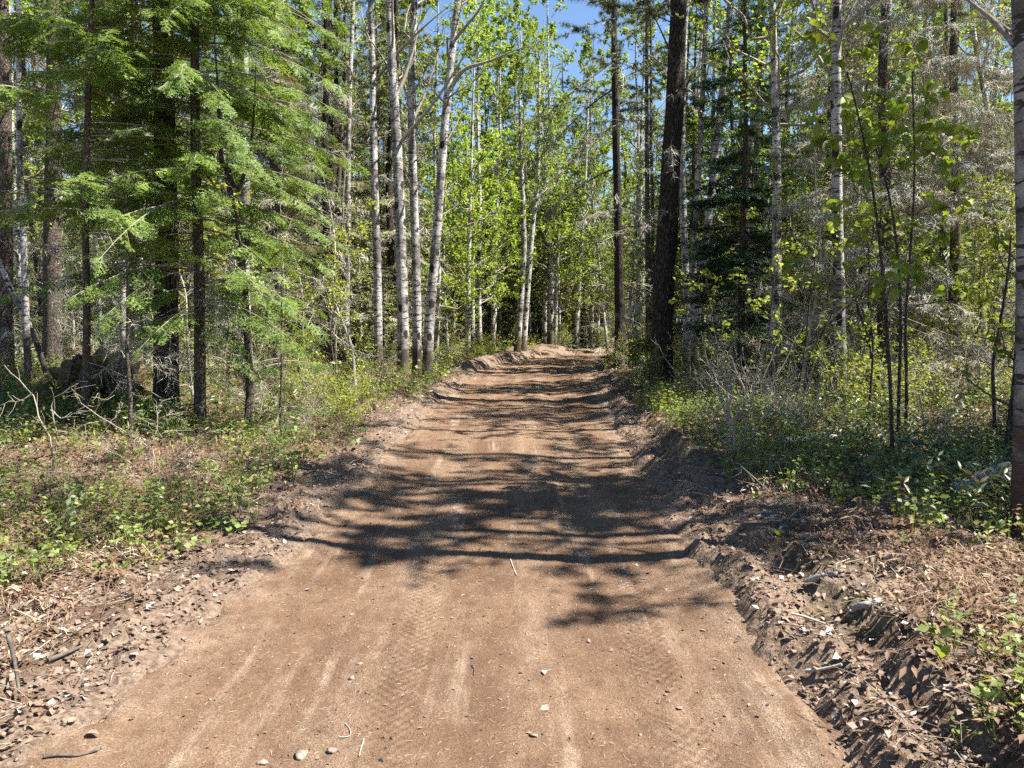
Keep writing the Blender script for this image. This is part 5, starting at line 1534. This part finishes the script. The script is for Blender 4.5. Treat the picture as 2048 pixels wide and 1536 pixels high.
    # fallen pole deeper in
    for pts, rr, lab in [([(1668, 800), (1760, 797), (1856, 800)], .055, 'thin fallen trunk lying behind the maple saplings'), ([(1560, 905), (1700, 893), (1880, 912)], .04, 'long grey fallen pole on the shaded floor behind saplings')]:
        W_ = [on_ground(u, v) + (0, 0, rr * 1.4 + .06) for u, v in pts]
        P = resample(np.array(W_) - W_[0], 16)
        o = obj('fallen_pole', rod(P, np.linspace(rr, rr * .6, 16), 8, .08, rg).mesh('fallen_pole', M['dead_wood'], True), loc=tuple(W_[0]))
        tag(o, lab.replace(' left of road', ' beside the road'), 'log')
    # broken snag
    b = on_ground(662, 742); P, R = straight(1.05, .10, rg, wob=.1, n=9)
    r = root('snag', 'short broken snag stump standing in the shrubs', 'stump', b)
    R = np.full(9, .10) * np.linspace(1.1, .9, 9)
    obj('trunk', trunk_geo(P, R, 11, .08, rg).mesh('trunk', M['spruce_bark'], True), r)
    Vt = P[-1] + np.array([(cos(t) * .09, sin(t) * .09, 0) for t in np.linspace(0, 2 * pi, 11, endpoint=False)])
    tip = P[-1] + np.array((.02, .01, .16))
    obj('splintered_top', Geo().add(np.concatenate([[tip], Vt + rg.uniform(0, .05, (11, 1)) * np.array((0, 0, 1))]), np.array([(0, 1 + i, 1 + (i + 1) % 11) for i in range(11)])).mesh('splintered_top', M['dead_wood']), r)
    # mossy root mound with a hollow under it
    b = px(205, 770, 11.3); b[2] = gh(b[0], b[1])
    r = root('root_mound', 'mossy mound of tipped-up roots with a dark hollow beneath', 'mound', b)
    V, Fc = blob(rg, 5, .5, (.55, .45, .50), 2.4)
    hol = gauss2(V[:, 0], V[:, 2], -.12, -.12, .38, .22) * (V[:, 1] < 0)
    V[:, 1] += hol * .6; V[:, 2] += .26
    V += .03 * np.stack([vnoise(V[:, 0] * 11, V[:, 2] * 11, 71), vnoise(V[:, 1] * 11, V[:, 0] * 11, 72), vnoise(V[:, 2] * 11, V[:, 1] * 11, 73)], 1)
    obj('moss_cap', Geo().add(V, Fc).mesh('moss_cap', M['moss'], True), r)
    V2, F2 = blob(rg, 4, .5, (.36, .3, .24), 2.6)
    V2 = V2 + np.array((-.75, .05, .08))
    obj('moss_lobe', Geo().add(V2, F2).mesh('moss_lobe', M['moss'], True), r)
    for k in range(9):
        a = rg.uniform(-2.6, -.4); st = np.array((cos(a) * .45, sin(a) * .35, rg.uniform(.35, .75)))
        P = resample(np.array([st, st * 1.35 + (0, -.05, -.1), st * np.array((1.7, 1.6, .3)) + rg.normal(size=3) * .08, np.array((st[0] * 2.1, st[1] * 2.0, -.08))]), 9)
        obj('root', rod(P, np.linspace(.035, .012, 9), 6, .1, rg).mesh('root', M['spruce_bark'], True), r)
    # bare hazel with zigzag pale twigs and catkins
    d = 7.6
    b = px(300, 930, d); b[2] = gh(b[0], d)
    r = root('bare_hazel', 'bare pale-twigged hazel shrub with yellow catkins', 'shrub', b)
    lines = [[(302, 945), (294, 890), (258, 868), (222, 846), (190, 826), (164, 808)], [(222, 846), (236, 825), (246, 806)], [(246, 860), (273, 832), (290, 840), (311, 853)], [(290, 940), (240, 912), (191, 887), (222, 846)],
             [(304, 925), (306, 883), (314, 842), (314, 818), (328, 801), (342, 797)], [(314, 838), (340, 829), (364, 824)], [(304, 885), (330, 862), (369, 863), (414, 855)], [(310, 945), (360, 905), (392, 880), (405, 872), (432, 858)],
             [(105, 935), (103, 883), (82, 842), (75, 818), (65, 784), (44, 767), (8, 730)], [(105, 925), (113, 863), (101, 818), (103, 798), (130, 780), (157, 767)], [(101, 820), (125, 838), (150, 826), (178, 805)], [(65, 784), (48, 800), (20, 805), (-10, 815)],
             [(82, 842), (50, 850), (15, 868)], [(113, 863), (140, 866), (175, 848), (205, 842)], [(190, 826), (200, 806), (196, 786)], [(164, 808), (150, 790), (152, 772)], [(258, 868), (230, 880), (205, 876), (180, 884)]]
    buds = Geo(); tw = []
    for i, ln in enumerate(lines):
        dep = rg.uniform(-.25, .25)
        W_ = np.array([px(u, v, d + dep * (k / max(len(ln) - 1, 1))) for k, (u, v) in enumerate(ln)]) - b
        if ln[0][1] > 920: W_[0][2] = gh(W_[0][0] + b[0], d) - b[2] - .03
        dd_ = np.r_[0, np.cumsum(np.linalg.norm(np.diff(W_, axis=0), axis=1))]
        P = np.stack([np.interp(np.linspace(0, dd_[-1], 12), dd_, W_[:, k]) for k in range(3)], 1)
        P[1:-1] += rg.normal(size=(10, 3)) * .007
        r0 = .0085 if len(ln) > 4 else .0058
        obj('stem', rod(P, np.linspace(r0, r0 * .45, 12), 5, .05, rg, False).mesh('stem', M['pale_twig'], True), r)
        for _ in range(7):
            k = rg.integers(3, 12); q = P[k]; dr = norm(norm(P[k] - P[k - 1]) + rg.normal(size=3) * .7); l = rg.uniform(.05, .2)
            m_ = q + dr * l * .5 + rg.normal(size=3) * .012; e_ = q + dr * l
            tw.append((q, m_, e_))
    T_ = np.array(tw); g = Geo().add(*tubes(T_, np.tile([.003, .0024, .0014], (len(T_), 1)), 3), .7)
    tag(obj('twigs', g.mesh('twigs', M['pale_twig']), r), None, kind='stuff')
    n = 150; ii = rg.integers(0, len(T_), n); pos = T_[ii, 2] + rg.normal(size=(n, 3)) * .006
    scatter_many(buds, [LEAF], rand_unit(rg, n), spread_up(rg, n, .6), rg.uniform(.012, .026, n), pos, rg)
    obj('leaves', buds.mesh('leaves', M['young_leaf']), r)
    for u, v in [(256, 850), (340, 888), (345, 896), (318, 905), (188, 868), (432, 878), (372, 880)]:
        p = px(u, v, d - .05) - b
        P = np.array([p + (0, 0, .035), p + (0, 0, .01), p + (.003, 0, -.02), p + (.004, 0, -.04)])
        obj('catkin', rod(P, [.003, .006, .006, .003], 6, .1, rg).mesh('catkin', M['catkin'], True), r)
    # green seedlings standing alone in the litter
    for u, v, h, lab in [(1882, 1335, .075, 'single upright bright leaf shoot in the shaded litter'), (1555, 1085, .07, 'single green leaf shoot beside the dark bank'), (1934, 1255, .05, 'green two-leaved seedling near the old birch'), (1969, 1315, .05, 'green seedling with low leaves in shaded litter'),
                         (1918, 1300, .045, 'small round-leaved seedling in shaded litter'), (200, 1090, .06, 'fresh green shoot among brown ferns on sunny bank'), (320, 1130, .065, 'leafy green rosette on the sunny litter bank')]:
        p = on_ground(u, v)
        parts = [stalk((0, 0, -.02), (0, 0, h * .6), .004)]
        for k in range(5 if 'rosette' in lab else 3):
            a = rg.uniform(0, 6.3)
            parts.append(put(LEAF, (cos(a) * .5, sin(a) * .5, .9), (-cos(a), -sin(a), .5), h * rg.uniform(.6, .9), (0, 0, h * .45)))
        v_, f_ = merge(parts)
        tag(obj('seedling', Geo().add(v_, f_, .8).mesh('seedling', M['maple_leaf']), loc=tuple(p)), lab, 'plant')
build_details()
